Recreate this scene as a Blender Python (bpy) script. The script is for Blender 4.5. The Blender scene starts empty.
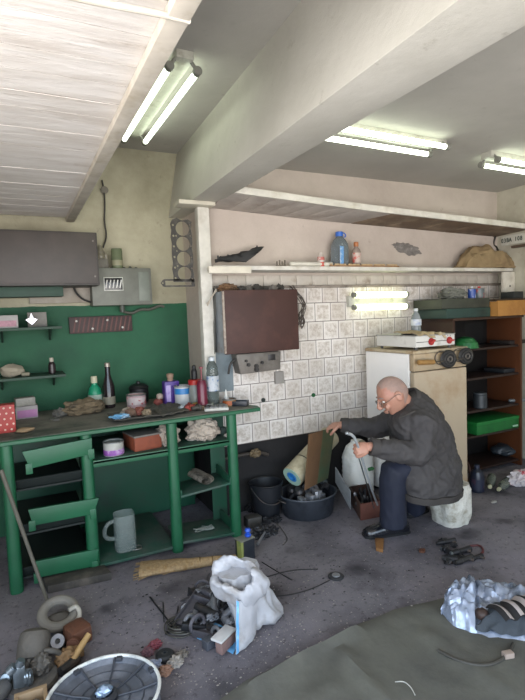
import bpy, bmesh, math, random
from mathutils import Vector, Matrix, noise, Quaternion
random.seed(7)
S = bpy.context.scene
COL = S.collection
V = Vector
PI = math.pi
R = math.radians

# ------------------------------------------------------------------ camera
F = 495.0; H = 1.5; D = 3.4114
UP = V((-.04*7000, 7000, F)).normalized()
D1 = V((15-262.5, 25, -F)); D1 = (D1 - D1.dot(UP)*UP).normalized()
D2 = D1.cross(UP)
ROT = Matrix((D2, D1, UP))
CAM = V((0, -D, H))
cd = bpy.data.cameras.new('camera'); cam = bpy.data.objects.new('camera', cd); COL.objects.link(cam)
cd.sensor_fit = 'HORIZONTAL'; cd.sensor_width = 36; cd.lens = 36*F/525
cd.clip_start = .02
cam.matrix_world = Matrix.Translation(CAM) @ ROT.to_4x4()
S.camera = cam
def ray(x, y): return ROT @ V(((x-262.5)/F, -(y-350)/F, -1))
def Z(x, y, z=0):            # point of the horizontal plane z seen at photo point x, y
    r = ray(x, y); return CAM + r*((z-H)/r.z)
def W(x, y, Y=0):            # point of the wall-parallel plane Y
    r = ray(x, y); return CAM + r*((Y+D)/r.y)

# ------------------------------------------------------------------ materials
def lin(h):
    h = h.lstrip('#'); o = []
    for i in (0, 2, 4):
        c = int(h[i:i+2], 16)/255
        o.append(c/12.92 if c <= .04045 else ((c+.055)/1.055)**2.4)
    return (*o, 1)
class NT:
    def __init__(s, name):
        s.m = bpy.data.materials.new(name); s.m.use_nodes = True
        s.t = s.m.node_tree; s.b = s.t.nodes['Principled BSDF']; s._c = None
    def n(s, ty, **k):
        nd = s.t.nodes.new(ty)
        for a, v in k.items():
            if a in nd.inputs: nd.inputs[a].default_value = v
            else: setattr(nd, a, v)
        return nd
    def l(s, a, b): s.t.links.new(a, b)
    def co(s):
        if not s._c: s._c = s.n('ShaderNodeTexCoord').outputs['Object']
        return s._c
    def noise(s, scale, detail=4, rough=.55, vec=None):
        nd = s.n('ShaderNodeTexNoise'); nd.inputs['Scale'].default_value = scale
        nd.inputs['Detail'].default_value = detail; nd.inputs['Roughness'].default_value = rough
        s.l(vec or s.co(), nd.inputs['Vector']); return nd.outputs['Fac']
    def ramp(s, fac, a, b, ca=(0,0,0,1), cb=(1,1,1,1)):
        nd = s.n('ShaderNodeValToRGB'); e = nd.color_ramp.elements
        e[0].position = a; e[1].position = b; e[0].color = ca; e[1].color = cb
        s.l(fac, nd.inputs[0]); return nd.outputs[0]
    def mix(s, fac, a, b, mode='MIX'):
        nd = s.n('ShaderNodeMix'); nd.data_type = 'RGBA'; nd.blend_type = mode
        for v, i in ((fac, 0), (a, 6), (b, 7)):
            if isinstance(v, (int, float)) or isinstance(v, tuple): nd.inputs[i].default_value = v
            else: s.l(v, nd.inputs[i])
        return nd.outputs[2]
    def math(s, op, a, b=0.0):
        nd = s.n('ShaderNodeMath'); nd.operation = op
        for i, v in enumerate((a, b)):
            if isinstance(v, (int, float)): nd.inputs[i].default_value = v
            else: s.l(v, nd.inputs[i])
        return nd.outputs[0]
    def xyz(s):
        nd = s.n('ShaderNodeSeparateXYZ'); s.l(s.co(), nd.inputs[0]); return nd.outputs
    def color(s, c):
        if isinstance(c, tuple): s.b.inputs['Base Color'].default_value = c
        else: s.l(c, s.b.inputs['Base Color'])
    def bump(s, fac, st=.3, dist=.01):
        nd = s.n('ShaderNodeBump'); nd.inputs['Strength'].default_value = st; nd.inputs['Distance'].default_value = dist
        s.l(fac, nd.inputs['Height']); s.l(nd.outputs[0], s.b.inputs['Normal'])
MC = {}
def M(c, rough=.6, metal=0., var=.25, sc=9., bump=0., dirt=None, dsc=4., dlo=.5, dhi=.7, trans=0., alpha=1., coat=0.):
    """plain procedural material: a colour that wanders a little, optional dirt patches and bump"""
    key = (c, rough, metal, var, sc, bump, dirt, dsc, dlo, dhi, trans, alpha, coat)
    if key in MC: return MC[key]
    t = NT('surface_'+c.strip('#')); b = t.b
    b.inputs['Roughness'].default_value = rough; b.inputs['Metallic'].default_value = metal
    a = lin(c); d = tuple(x*(1-var) for x in a[:3])+(1,)
    n1 = t.noise(sc)
    col = t.ramp(n1, .3, .7, d, a)
    if dirt:
        col = t.mix(t.ramp(t.noise(dsc, 6, .65), dlo, dhi), col, lin(dirt))
    t.color(col)
    if bump: t.bump(t.noise(sc*4, 5), bump, .01)
    if trans: b.inputs['Transmission Weight'].default_value = trans; b.inputs['IOR'].default_value = 1.35
    if alpha < 1: b.inputs['Alpha'].default_value = alpha
    if coat: b.inputs['Coat Weight'].default_value = coat
    MC[key] = t.m; return t.m
def EM(c, st):
    t = NT('lamp_glow'); t.b.inputs['Base Color'].default_value = lin(c)
    t.b.inputs['Emission Color'].default_value = lin(c); t.b.inputs['Emission Strength'].default_value = st
    return t.m

# ------------------------------------------------------------------ mesh builder (world coordinates)
def axis(d):
    return V(d).to_track_quat('Z', 'Y').to_matrix().to_4x4()
class MB:
    def __init__(s): s.bm = bmesh.new()
    def _bev(s, vs, w, seg=2):
        es = {e for v in vs for e in v.link_edges}
        if w: bmesh.ops.bevel(s.bm, geom=list(es), offset=w, segments=seg, affect='EDGES', profile=.6)
    def box(s, lo, hi, bev=.004, rot=None, piv=None):
        lo = V(lo); hi = V(hi); c = (lo+hi)/2; d = hi-lo
        m = Matrix.Translation(c)
        if rot is not None:
            p = V(piv) if piv is not None else c
            m = Matrix.Translation(p) @ rot.to_4x4() @ Matrix.Translation(c-p)
        r = bmesh.ops.create_cube(s.bm, size=1, matrix=m @ Matrix.Diagonal((*d, 1)))
        s._bev(r['verts'], min(bev, min(abs(x) for x in d)*.35)); return s
    def hexa(s, c8, bev=.0):
        vs = [s.bm.verts.new(p) for p in c8]
        for f in ((0,3,2,1),(4,5,6,7),(0,1,5,4),(1,2,6,5),(2,3,7,6),(3,0,4,7)): s.bm.faces.new([vs[i] for i in f])
        bmesh.ops.recalc_face_normals(s.bm, faces=list({f for v in vs for f in v.link_faces}))
        s._bev(vs, bev); return s
    def slab(s, q, t, bev=.003):       # quad of 4 points thickened along its normal
        q = [V(p) for p in q]; n = (q[1]-q[0]).cross(q[3]-q[0]).normalized()*t
        return s.hexa(q+[p+n for p in q], bev)
    def cyl(s, p0, p1, r0, r1=None, seg=20, bev=0.):
        p0 = V(p0); p1 = V(p1); d = p1-p0
        m = Matrix.Translation((p0+p1)/2) @ axis(d)
        r = bmesh.ops.create_cone(s.bm, cap_ends=True, segments=seg, radius1=r0, radius2=r0 if r1 is None else r1, depth=d.length, matrix=m)
        if bev:
            es = [e for e in {e for v in r['verts'] for e in v.link_edges} if any(len(f.verts) > 4 for f in e.link_faces)]
            bmesh.ops.bevel(s.bm, geom=es, offset=bev, segments=2, affect='EDGES')
        return s
    def rings(s, rs, cap=True, loop=False):
        L = [[s.bm.verts.new(p) for p in r] for r in rs]; n = len(L[0])
        fs = []
        for a, b in zip(L, L[1:]+([L[0]] if loop else [])):
            for i in range(n): fs.append(s.bm.faces.new((a[i], a[(i+1) % n], b[(i+1) % n], b[i])))
        if cap and not loop:
            fs.append(s.bm.faces.new(L[0][::-1])); fs.append(s.bm.faces.new(L[-1]))
        bmesh.ops.recalc_face_normals(s.bm, faces=fs); return s
    def lathe(s, base, prof, ax=(0,0,1), seg=28, closed=False, sq=None):   # prof: (radius, height) list
        m = Matrix.Translation(V(base)) @ axis(ax)
        rs = []
        for r, h in prof:
            ring = []
            for i in range(seg):
                a = 2*PI*i/seg; k = 1
                if sq: k = 1/(abs(math.cos(a))**sq+abs(math.sin(a))**sq)**(1/sq)
                ring.append(m @ V((max(r, 1e-4)*k*math.cos(a), max(r, 1e-4)*k*math.sin(a), h)))
            rs.append(ring)
        return s.rings(rs, cap=not closed, loop=closed)
    def tube(s, pts, r, seg=8, smooth=0, loop=False):
        pts = [V(p) for p in pts]
        rr = list(r) if isinstance(r, (list, tuple)) else [r]*len(pts)
        for _ in range(smooth):
            P = []; Q = []
            for i in range(len(pts)-1):
                P += [pts[i]*.75+pts[i+1]*.25, pts[i]*.25+pts[i+1]*.75]; Q += [rr[i]*.75+rr[i+1]*.25, rr[i]*.25+rr[i+1]*.75]
            pts = [pts[0]]+P+[pts[-1]]; rr = [rr[0]]+Q+[rr[-1]]
        n = len(pts); rs = []; up = None
        for i in range(n):
            t = (pts[(i+1) % n]-pts[i-1]) if loop else (pts[min(i+1, n-1)]-pts[max(i-1, 0)])
            t.normalize()
            if up is None: up = t.orthogonal().normalized()
            up = (up-up.dot(t)*t)
            up = up.normalized() if up.length > 1e-5 else t.orthogonal().normalized()
            w = t.cross(up)
            rs.append([pts[i]+(up*math.cos(a)+w*math.sin(a))*rr[i] for a in (2*PI*k/seg for k in range(seg))])
        return s.rings(rs, loop=loop)
    def torus(s, c, Rr, r, ax=(0,0,1), seg=28, k=8, arc=1.):
        m = Matrix.Translation(V(c)) @ axis(ax)
        n = int(seg*arc)
        pts = [m @ V((Rr*math.cos(2*PI*i/seg), Rr*math.sin(2*PI*i/seg), 0)) for i in range(n+(0 if arc >= 1 else 1))]
        return s.tube(pts, r, k, loop=arc >= 1)
    def prism(s, outl, c, ux, uy, t, bev=.0):      # outline (u,v) in plane c+u*ux+v*uy, thickness t along the normal
        c = V(c); ux = V(ux).normalized(); uy = V(uy).normalized(); n = ux.cross(uy)*t
        a = [s.bm.verts.new(c+ux*u+uy*v) for u, v in outl]; b = [s.bm.verts.new(c+ux*u+uy*v+n) for u, v in outl]
        k = len(a); fs = [s.bm.faces.new(a[::-1]), s.bm.faces.new(b)]
        for i in range(k): fs.append(s.bm.faces.new((a[i], a[(i+1) % k], b[(i+1) % k], b[i])))
        bmesh.ops.recalc_face_normals(s.bm, faces=fs)
        if bev: s._bev(a+b, bev, 1)
        return s
    def blob(s, c, sc, seed=0, amp=.25, fr=2., sub=3, flat=None, ridge=False, rot=None):
        r = bmesh.ops.create_icosphere(s.bm, subdivisions=sub, radius=1)
        o = V((seed*7.13, seed*3.71, seed*1.9)); c = V(c)
        for v in r['verts']:
            p = v.co.copy(); q = p*fr+o
            d = noise.noise(q)+.5*noise.noise(q*2.1)
            if ridge: d = abs(noise.noise(q))*1.6+.7*abs(noise.noise(q*2.3))-.6
            p = p*(1+amp*d); p = V((p.x*sc[0], p.y*sc[1], p.z*sc[2]))
            if rot is not None: p = rot @ p
            p += c
            if flat is not None and p.z < flat: p.z = flat+.002*(noise.noise(q*3))
            v.co = p
        return s
    def sheet(s, f, nu, nv, t=.002):               # cloth f(u,v) -> point, thin but solid
        g = [[V(f(i/nu, j/nv)) for j in range(nv+1)] for i in range(nu+1)]
        top = [[s.bm.verts.new(p) for p in r] for r in g]; fs = []
        for i in range(nu):
            for j in range(nv): fs.append(s.bm.faces.new((top[i][j], top[i+1][j], top[i+1][j+1], top[i][j+1])))
        bmesh.ops.recalc_face_normals(s.bm, faces=fs)
        for r in top:
            for v in r: v.normal_update()
        low = [[s.bm.verts.new(v.co-v.normal*t) for v in r] for r in top]
        for i in range(nu):
            for j in range(nv): s.bm.faces.new((low[i][j], low[i][j+1], low[i+1][j+1], low[i+1][j]))
        B = [(i,0) for i in range(nu+1)]+[(nu,j) for j in range(1,nv+1)]+[(i,nv) for i in range(nu-1,-1,-1)]+[(0,j) for j in range(nv-1,0,-1)]
        for (a,b),(c,d) in zip(B, B[1:]+B[:1]): s.bm.faces.new((top[a][b], low[a][b], low[c][d], top[c][d]))
        bmesh.ops.recalc_face_normals(s.bm, faces=s.bm.faces[:]); return s
    def jitter(s, amp, fr, seed=0):
        o = V((seed*3.3, seed*5.1, seed))
        for v in s.bm.verts: v.co += V(noise.noise_vector(v.co*fr+o))*amp
        return s
    def move(s, m):
        s.bm.transform(m); return s
    def build(s, name, mat, parent=None, base=(0,0,0), ang=28, smooth=True):
        me = bpy.data.meshes.new(name)
        off = OFF.get(parent, V(base)) if parent else V(base)
        s.bm.transform(Matrix.Translation(-off)); s.bm.to_mesh(me); s.bm.free()
        return link(name, me, mat, parent, off, ang, smooth)
OFF = {}
def link(name, me, mat, parent, off, ang=28, smooth=True):
    me.materials.append(mat)
    if smooth:
        me.polygons.foreach_set('use_smooth', [True]*len(me.polygons))
        if ang: me.set_sharp_from_angle(angle=R(ang))
    o = bpy.data.objects.new(name, me); COL.objects.link(o)
    if parent: o.parent = parent
    else: o.location = off
    OFF[o] = V(off); return o
def tag(o, label, cat, group=None, kind=None):
    o['label'] = label; o['category'] = cat
    if group: o['group'] = group
    if kind: o['kind'] = kind
    return o
def struct(o):
    o['kind'] = 'structure'; return o
def thing(name, label, cat, loc, group=None):
    o = bpy.data.objects.new(name, None); COL.objects.link(o); o.location = V(loc); o.empty_display_size = .05
    OFF[o] = V(loc); return tag(o, label, cat, group)
def solo(name, mb, mat, label, cat, base, group=None, kind=None, **k):
    return tag(mb.build(name, mat, None, base, **k), label, cat, group, kind)
def dup(o, loc, rz=0, label=None, scale=1., rot=None):
    def cp(a, par):
        c = a.copy(); COL.objects.link(c)
        if par: c.parent = par
        for ch in a.children: cp(ch, c)
        return c
    r = cp(o, None); r.location = V(loc); r.rotation_euler = rot or (0, 0, rz); r.scale = (scale,)*3
    if label: r['label'] = label
    return r
def evalmesh(o):
    bpy.context.view_layer.update()
    dg = bpy.context.evaluated_depsgraph_get()
    me = bpy.data.meshes.new_from_object(o.evaluated_get(dg)); 
    old = o.data; bpy.data.objects.remove(o); bpy.data.meshes.remove(old); return me
def remeshed(mb, voxel, smooth=4, disp=None):
    me = bpy.data.meshes.new('tmp'); mb.bm.to_mesh(me); mb.bm.free()
    o = bpy.data.objects.new('tmp', me); COL.objects.link(o)
    m = o.modifiers.new('r', 'REMESH'); m.mode = 'VOXEL'; m.voxel_size = voxel
    if smooth: q = o.modifiers.new('s', 'SMOOTH'); q.iterations = smooth; q.factor = .5
    out = evalmesh(o)
    if disp:
        ns = [v.normal.copy() for v in out.vertices]
        for v, n in zip(out.vertices, ns): v.co += n*disp(v.co)
    return out
def fit(me, off):
    me.transform(Matrix.Translation(-V(off))); return me
#@@SETTING
# ================================================================== SETTING
YR = .5          # the bench stands in a recess: its wall lies half a metre behind the tiled wall
XL, XR, YF = -.95, 4.35, -5.2
XC = 1.265
def m_floor():
    t = NT('concrete_floor'); t.b.inputs['Roughness'].default_value = .78
    a = t.mix(t.ramp(t.noise(1.6, 7, .62), .36, .66), lin('#7c777f'), lin('#4c494f'))
    a = t.mix(t.ramp(t.noise(.9, 5, .6), .52, .7), a, lin('#79757a'))
    a = t.mix(t.ramp(t.noise(28, 5, .7), .55, .72), a, lin('#2f2d31'))
    a = t.mix(t.ramp(t.noise(95, 2, .5), .66, .74), a, lin('#a09890'))
    a = t.mix(t.ramp(t.noise(3.3, 3, .5), .60, .74), a, lin('#333036'))
    t.color(a); t.bump(t.noise(40, 6, .7), .45, .008); return t.m
def m_tile():
    t = NT('patterned_wall_tiles'); t.b.inputs['Roughness'].default_value = .3
    x, y, z = t.xyz()
    c = t.n('ShaderNodeCombineXYZ'); t.l(t.math('ADD', x, .005), c.inputs[0]); zz = t.math('SUBTRACT', z, .53); t.l(zz, c.inputs[1])
    b = t.n('ShaderNodeTexBrick'); t.l(c.outputs[0], b.inputs['Vector'])
    for k, v in (('Scale', 1), ('Brick Width', .15), ('Row Height', .15), ('Mortar Size', .0028), ('Mortar Smooth', .1)): b.inputs[k].default_value = v
    b.inputs['Color1'].default_value = lin('#e4dfda'); b.inputs['Color2'].default_value = lin('#cfc8c1'); b.inputs['Mortar'].default_value = lin('#6d645e')
    # each tile: pale glaze, brown marbling, a tan flower band low down
    fr = t.math('FRACT', t.math('DIVIDE', zz, .15))
    band = t.ramp(fr, .12, .75, (.62,.62,.62,1), (.12,.12,.12,1))
    row = t.math('FLOOR', t.math('DIVIDE', zz, .15))
    odd = t.math('SUBTRACT', 1, t.math('ABSOLUTE', t.math('MODULO', row, 2)))
    fx = t.math('FRACT', t.math('DIVIDE', t.math('ADD', t.math('ADD', x, .005), t.math('MULTIPLY', odd, .075)), .15))
    def inner(v, w0, w1): return t.ramp(t.math('ABSOLUTE', t.math('SUBTRACT', v, .5)), w0, w1, (1,1,1,1), (0,0,0,1))
    frame = t.math('MULTIPLY', inner(fx, .34, .42), inner(fr, .34, .42))
    marb = t.ramp(t.noise(34, 5, .7), .40, .62)
    flor = t.math('MULTIPLY', frame, t.math('ADD', .12, t.math('MULTIPLY', marb, .62)))
    pat = t.math('MAXIMUM', flor, t.math('MULTIPLY', t.math('MULTIPLY', marb, band), .45))
    col = t.mix(pat, b.outputs['Color'], lin('#a19384'))
    grime = t.ramp(t.noise(1.7, 4, .6), .45, .75)
    col = t.mix(t.math('MULTIPLY', grime, .3), col, lin('#a59a90'))
    col = t.mix(b.outputs['Fac'], col, lin('#675e58'))
    t.color(col); t.bump(t.math('SUBTRACT', 1, b.outputs['Fac']), .5, .004); return t.m
def m_recess():
    t = NT('plaster_with_green_dado'); x, y, z = t.xyz()
    t.b.inputs['Roughness'].default_value = .7
    pl = t.mix(t.ramp(t.noise(2.2, 6, .65), .4, .68), lin('#aaa58e'), lin('#8d8872'))  # plaster darkened in colour for the weaker light in the recess
    pl = t.mix(t.ramp(t.noise(11, 6, .7), .62, .75), pl, lin('#6f6757'))
    gr = t.mix(t.ramp(t.noise(3, 5, .6), .35, .7), lin('#1e5a3c'), lin('#184a33'))
    ed = t.math('ADD', z, t.math('MULTIPLY', t.math('SUBTRACT', t.noise(7), .5), .02))
    f = t.ramp(ed, .0, 1.0); f.node.color_ramp.interpolation = 'CONSTANT'
    fac = t.math('LESS_THAN', ed, 1.625)
    t.color(t.mix(fac, pl, gr)); t.bump(t.noise(9, 6, .65), .5, .012); return t.m
def m_wall(c1, c2, c3, bump=.4):
    t = NT('wall_plaster'); t.b.inputs['Roughness'].default_value = .8
    a = t.mix(t.ramp(t.noise(1.9, 6, .65), .38, .68), lin(c1), lin(c2))
    a = t.mix(t.ramp(t.noise(14, 6, .7), .62, .78), a, lin(c3))
    t.color(a); t.bump(t.noise(18, 6, .7), bump, .01); return t.m
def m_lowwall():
    t = NT('plaster_above_painted_shade'); t.b.inputs['Roughness'].default_value = .8; x, y, z = t.xyz()
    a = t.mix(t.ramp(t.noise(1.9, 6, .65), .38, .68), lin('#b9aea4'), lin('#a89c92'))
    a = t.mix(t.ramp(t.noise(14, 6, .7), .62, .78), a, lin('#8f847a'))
    d = t.mix(t.ramp(t.noise(5, 6, .65), .4, .7), lin('#1c1a1a'), lin('#100f12'))  # shadow under the tiles, painted as a near-black wall base
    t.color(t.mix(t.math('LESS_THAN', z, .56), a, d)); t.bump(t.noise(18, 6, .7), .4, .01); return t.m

struct(MB().box((XL-.2, YF-.2, -.2), (XR+.2, .7, 0), 0).build('floor', m_floor(), smooth=False))
wallm = m_wall('#bab6a6', '#a09a8a', '#857e70')
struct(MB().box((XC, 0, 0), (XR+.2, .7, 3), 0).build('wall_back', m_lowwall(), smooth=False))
struct(MB().box((XL-.2, YR, 0), (XC, .7, 3), 0).build('wall_recess', m_recess(), smooth=False))
struct(MB().box((XR, YF, 0), (XR+.2, 0, 3), 0).build('wall_right', wallm, smooth=False))
struct(MB().box((XL-.2, -1.9, 0), (XL, YR, 3), 0).box((XL-.2, YF, 2.45), (XL, -1.9, 3), 0).box((XL-.2, YF, 0), (XL, -5.0, 2.45), 0).build('wall_left', wallm, smooth=False))
struct(MB().box((3.2, YF-.2, 0), (XR+.2, YF, 3), 0).box((XL-.2, YF-.2, 2.45), (3.2, YF, 3), 0).build('wall_front', wallm, smooth=False))
ceilm = m_wall('#b2afa8', '#a7a49d', '#9c9890', .2)
struct(MB().box((XL-.2, YF-.2, 2.81), (1.25, .7, 3.1), 0).build('ceiling', ceilm, smooth=False))
struct(MB().box((1.25, YF-.2, 2.615), (XR+.2, .7, 3.1), 0).build('ceiling', ceilm, smooth=False))
beamm = m_wall('#c3c0b7', '#b5b2a8', '#a09b90', .25)
bl = MB(); bl.hexa([(1.15,YR,2.3),(1.325,YR,2.3),(1.42,YF,2.3),(1.04,YF,2.3),(1.25,YR,2.83),(1.36,YR,2.83),(1.45,YF,2.83),(1.02,YF,2.83)], .008)
struct(bl.build('trim_1', beamm))
struct(MB().box((1.28, -.018, .528), (XR-.002, .01, 1.70), 0).build('trim_2', m_tile(), smooth=False))
# ribbed narrow tile band between the tiles and the shelf
bt = MB()
for k in range(21): bt.box((1.28+k*.146, -.016, 1.722), (1.28+k*.146+.143, .01, 1.80), .004)
struct(bt.build('trim_3', M('#c4bcb0', .4, dirt='#95897c', dsc=9)))
struct(MB().box((1.25, -.045, 1.70), (XR-.01, -.002, 1.72), .004).build('trim_4', M('#8f857a', .6, dirt='#5e564e', dsc=14)))

# post with its cap plate under the beam
t = thing('post', 'cream painted wooden post under the beam end, behind the work bench', 'post', (1.25, -.05, .87))
MB().box((1.19, -.085, .871), (1.275, -.015, 2.27), .006).build('shaft', M('#d2cfc6', .55, dirt='#b2ada1', dsc=6), t)
MB().box((1.04, -.15, 2.27), (1.30, -.01, 2.298), .004).build('cap_plate', M('#c9c3b2', .6), t)

# mezzanine of white planks over the left bay
def m_planks():
    t = NT('whitewashed_planks'); t.b.inputs['Roughness'].default_value = .65
    mp = t.n('ShaderNodeMapping'); mp.inputs['Scale'].default_value = (1.1, 7, 7); t.l(t.co(), mp.inputs[0]); v = mp.outputs[0]
    a = t.mix(t.ramp(t.noise(2.2, 6, .65, v), .42, .7), lin('#e3ded9'), lin('#cdc5bd'))
    a = t.mix(t.ramp(t.noise(5.5, 6, .7, v), .6, .72), a, lin('#aba095'))
    t.color(a); t.bump(t.noise(4, 6, .7, v), .5, .012); return t.m
white_pl = m_planks()
t = thing('loft_platform', 'overhead loft of whitewashed planks crossing the top left corner', 'platform', (-.3, -1.4, 2.25))
pb = MB(); y = .47; k = 0
while y > -4.0:
    w = random.uniform(.12, .21); dz = random.uniform(0, .002)
    pb.box((XL+.01, y-w, 2.26+dz), (.43, y-.005, 2.2625+dz), .0); y -= w
pb.build('planks', white_pl, t, smooth=False)
MB().box((XL+.01, -4.0, 2.263), (.43, .47, 2.30), .002).build('gap_backing', M('#574b40', .8, var=.3), t)  # dark sheet added over the planks to stop light and darken their gaps
MB().box((.378, -4.0, 2.228), (.435, .47, 2.259), .004).jitter(.003, 3, 1).build('edge_batten', M('#cdc5b8', .6, dirt='#aa9f8c', dsc=7), t)
MB().tube([W(60,-6,-2.25), W(100, 3, -2.23), W(160, 14, -2.2), W(190, 21, -2.2)], .008, 10, 1).build('cross_rod', M('#d2cabd', .6, bump=.5), t)

# ceiling-high board shelf along the tiled wall
t = thing('board_shelf', 'long high shelf of pale planks running under the ceiling of right bay', 'shelf', (2.6, -.01, 2.22))
fl, fm, fr_ = W(212, 191, -.36), W(360, 210, -.36), W(540, 230, -.36)
bl_, bm_, br_ = V((fl.x, -.005, 2.285)), V((2.2, -.005, 2.24)), V((4.34, -.005, 2.18))
fr_.x = min(fr_.x, 4.34); fl.x = max(fl.x, 1.31); bl_.x = fl.x
def lerp(a, b, u): return a+(b-a)*u
def front(u): return lerp(fl, fm, u*2) if u < .5 else lerp(fm, fr_, u*2-1)
def back(u): return lerp(bl_, bm_, u*2) if u < .5 else lerp(bm_, br_, u*2-1)
pa, pbm = MB(), MB()
for k in range(12):
    a, b = k/12+.001, (k+1)/12-.002
    tgt = pa if k < 7 else pbm
    q = [front(a), front(b), back(b), back(a)]
    tgt.hexa(q+[p+V((0,0,.02)) for p in q], .002)
pa.build('pale_planks', M('#b5ada6', .7, dirt='#948a82', dsc=5), t)
pbm.build('bare_planks', M('#6d5a48', .75, dirt='#8a7a66', dsc=4), t)
e = MB()
for u0, u1 in ((0, .5), (.5, 1)):
    a, b = front(u0), front(u1); o = V((0,-.025,0)); h = V((0,0,.042)); d = V((0,0,-.004))
    e.hexa([a+o+d, b+o+d, b+d, a+d, a+o+h, b+o+h, b+h, a+h], .003)
e.build('front_batten', M('#cac6bd', .55, dirt='#aca598', dsc=8), t)

# narrow white wall shelf over the tiles
SH = 1.852
t = thing('wall_shelf', 'narrow cream wall shelf above the tiles, holding the water bottle', 'shelf', (2.7, -.01, SH-.02))
MB().box((1.24, -.21, SH-.03), (4.30, -.002, SH), .004).jitter(.006, 2.2, 3).build('board', M('#d0ccc3', .5, dirt='#aaa294', dsc=6), t)
MB().box((1.2, -.225, SH-.055), (1.52, -.2, SH-.008), .003).build('patch_strip', M('#d7d0c0', .5), t)
MB().box((W(503,290,-.19).x, -.20, W(508,305,-.19).z), (W(514,290,-.19).x, -.17, SH-.034), .004).build('end_board', M('#d0cabd', .5, dirt='#a59a88', dsc=5), t)
q = W(510, 286, -.201); MB().cyl(q+V((0,.001,0)), q-V((0,.002,0)), .009, seg=14).build('hole', M('#1a1816', .8), t)

# ------------------------------------------------------------------ lamps
glow = EM('#f3ffe8', 7.)
glow_soft = EM('#f6ffd8', 3.2)
lampw = M('#b9b8ac', .5, dirt='#8d8a7c', dsc=10)
def tube_lamp(label, p0, p1, side, drop, r=.016, glowm=None):
    p0, p1, side = V(p0), V(p1), V(side)     # p0-p1 axis of the fixture at its mounting face, side = half distance of tubes, drop = off the face
    c = (p0+p1)/2; drop = V(drop); u = (p1-p0).normalized()
    t = thing('fluorescent_lamp', label, 'lamp', c, 'twin tube fluorescent lamps')
    n = drop.normalized(); s_ = side.normalized()
    m = MB(); a = p0-u*.02; b = p1+u*.02
    h = [a-s_*.045, b-s_*.045, b+s_*.045, a+s_*.045]
    m.hexa(h+[q+n*.04 for q in h], .004); m.build('housing', lampw, t)
    for sg in (-1, 1):
        q0 = p0+side*sg+drop; q1 = p1+side*sg+drop
        MB().cyl(q0+u*.03, q1-u*.03, r, seg=16).build('tube', glowm or glow, t)
        for e, w in ((q0, 1), (q1, -1)):
            h = MB().cyl(e, e+u*w*.035, .022, seg=14, bev=.003)
            h.cyl(e+u*w*.018, e+u*w*.018-drop*.8-side*sg*.6, .010, seg=8); h.build('lamp_holder', M('#7d7d74', .5), t)
    return t
tube_lamp('twin tube lamp on the ceiling over the work bench', (.835, -.99, 2.81), (.825, .13, 2.81), (.072, 0, 0), (0, 0, -.075))
tube_lamp('twin tube lamp on the grey ceiling, middle of the picture', (1.55, -.93, 2.615), (2.64, -.9, 2.615), (0, .08, 0), (0, 0, -.06))
tube_lamp('twin tube lamp on the ceiling at the right edge', (3.16, -.86, 2.615), (4.25, -.82, 2.615), (0, .07, 0), (0, 0, -.07))
tube_lamp('twin tube lamp mounted sideways on the tiled wall above the man', (2.50, -.019, 1.583), (3.10, -.019, 1.578), (0, 0, .052), (0, -.06, 0), .026, glow_soft)
# ================================================================== WORK BENCH AND ITS WALL
green = M('#1c5c3d', .45, var=.25, sc=5, dirt='#164a33', dsc=6, dlo=.5, dhi=.8)
green_d = M('#194f39', .55, var=.25, sc=5, dirt='#2b3a33', dsc=5, dlo=.5, dhi=.75)
dusty = M('#245040', .6, var=.2, sc=6, dirt='#4a4f4a', dsc=7, dlo=.4, dhi=.7, bump=.2)
grime_top = M('#7c7a70', .8, var=.35, sc=8, dirt='#27382f', dsc=3, dlo=.45, dhi=.7, bump=.5)
black = M('#17171a', .5, var=.3, sc=12)
BT = .87
t = thing('work_bench', 'green painted wooden work bench with grimy top along the recess wall', 'work bench', (.6, -.05, 0))
MB().prism([(-.16,-.405),(1.47,-.385),(1.49,-.30),(1.40,-.095),(1.195,-.095),(1.195,.49),(-.16,.49)], (0,0,BT-.028), (1,0,0), (0,1,0), .024, .004).build('bench_top', green, t)
sp = MB().prism([(-.15,-.385),(1.43,-.365),(1.44,-.31),(1.36,-.10),(1.19,-.10),(1.19,.485),(-.15,.485)], (0,0,BT-.005), (1,0,0), (0,1,0), .005, .001)
sp.build('dirt_crust', grime_top, t)
for x, y in ((-.09, -.36), (.33, -.34), (.845, -.36), (1.262, -.35)):
    MB().lathe((x, y, 0), [(.034,0),(.036,.02),(.034,.4),(.033,BT-.03)], seg=20, sq=2.6).build('leg', green, t)
MB().box((-.12, .30, .02), (1.19, .312, BT-.03), .002).box((1.19, -.11, .02), (1.30, -.10, BT-.03), .002).build('back_panel', green_d, t)
MB().box((.345, -.30, .02), (.357, .30, BT-.03), .002).build('side_panel', green_d, t)
MB().box((.36, -.37, .655), (1.25, -.06, .672), .003).box((.36, -.06, .655), (1.19, .29, .672), .003).build('shelf', dusty, t)
MB().box((.36, -.37, .655-.02), (1.25, -.355, .676), .003).build('shelf_edge', green, t)
MB().box((.36, -.37, .022), (.83, .29, .04), .003).build('shelf', dusty, t)
MB().box((.86, -.38, .03), (1.25, -.08, .048), .003, Matrix.Rotation(R(4), 3, 'Y')).build('shelf', dusty, t)
for x, z0, z1 in ((.87, .055, .12), (1.235, .04, .11)):
    MB().slab([(x,-.37,z0),(x,-.12,z0),(x,-.12,z1),(x,-.37,z1)], .012).build('shelf_cheek', green_d, t)
MB().box((.88, -.37, .355), (1.23, -.11, .37), .003, Matrix.Rotation(R(-4), 3, 'Y')).build('shelf', dusty, t)
for x, dz in ((.88, -.012), (1.225, .012)):
    MB().box((x, -.37, .36+dz), (x+.012, -.11, .42+dz), .003, Matrix.Rotation(R(6), 3, 'X')).build('shelf_cheek', green_d, t)
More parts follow.
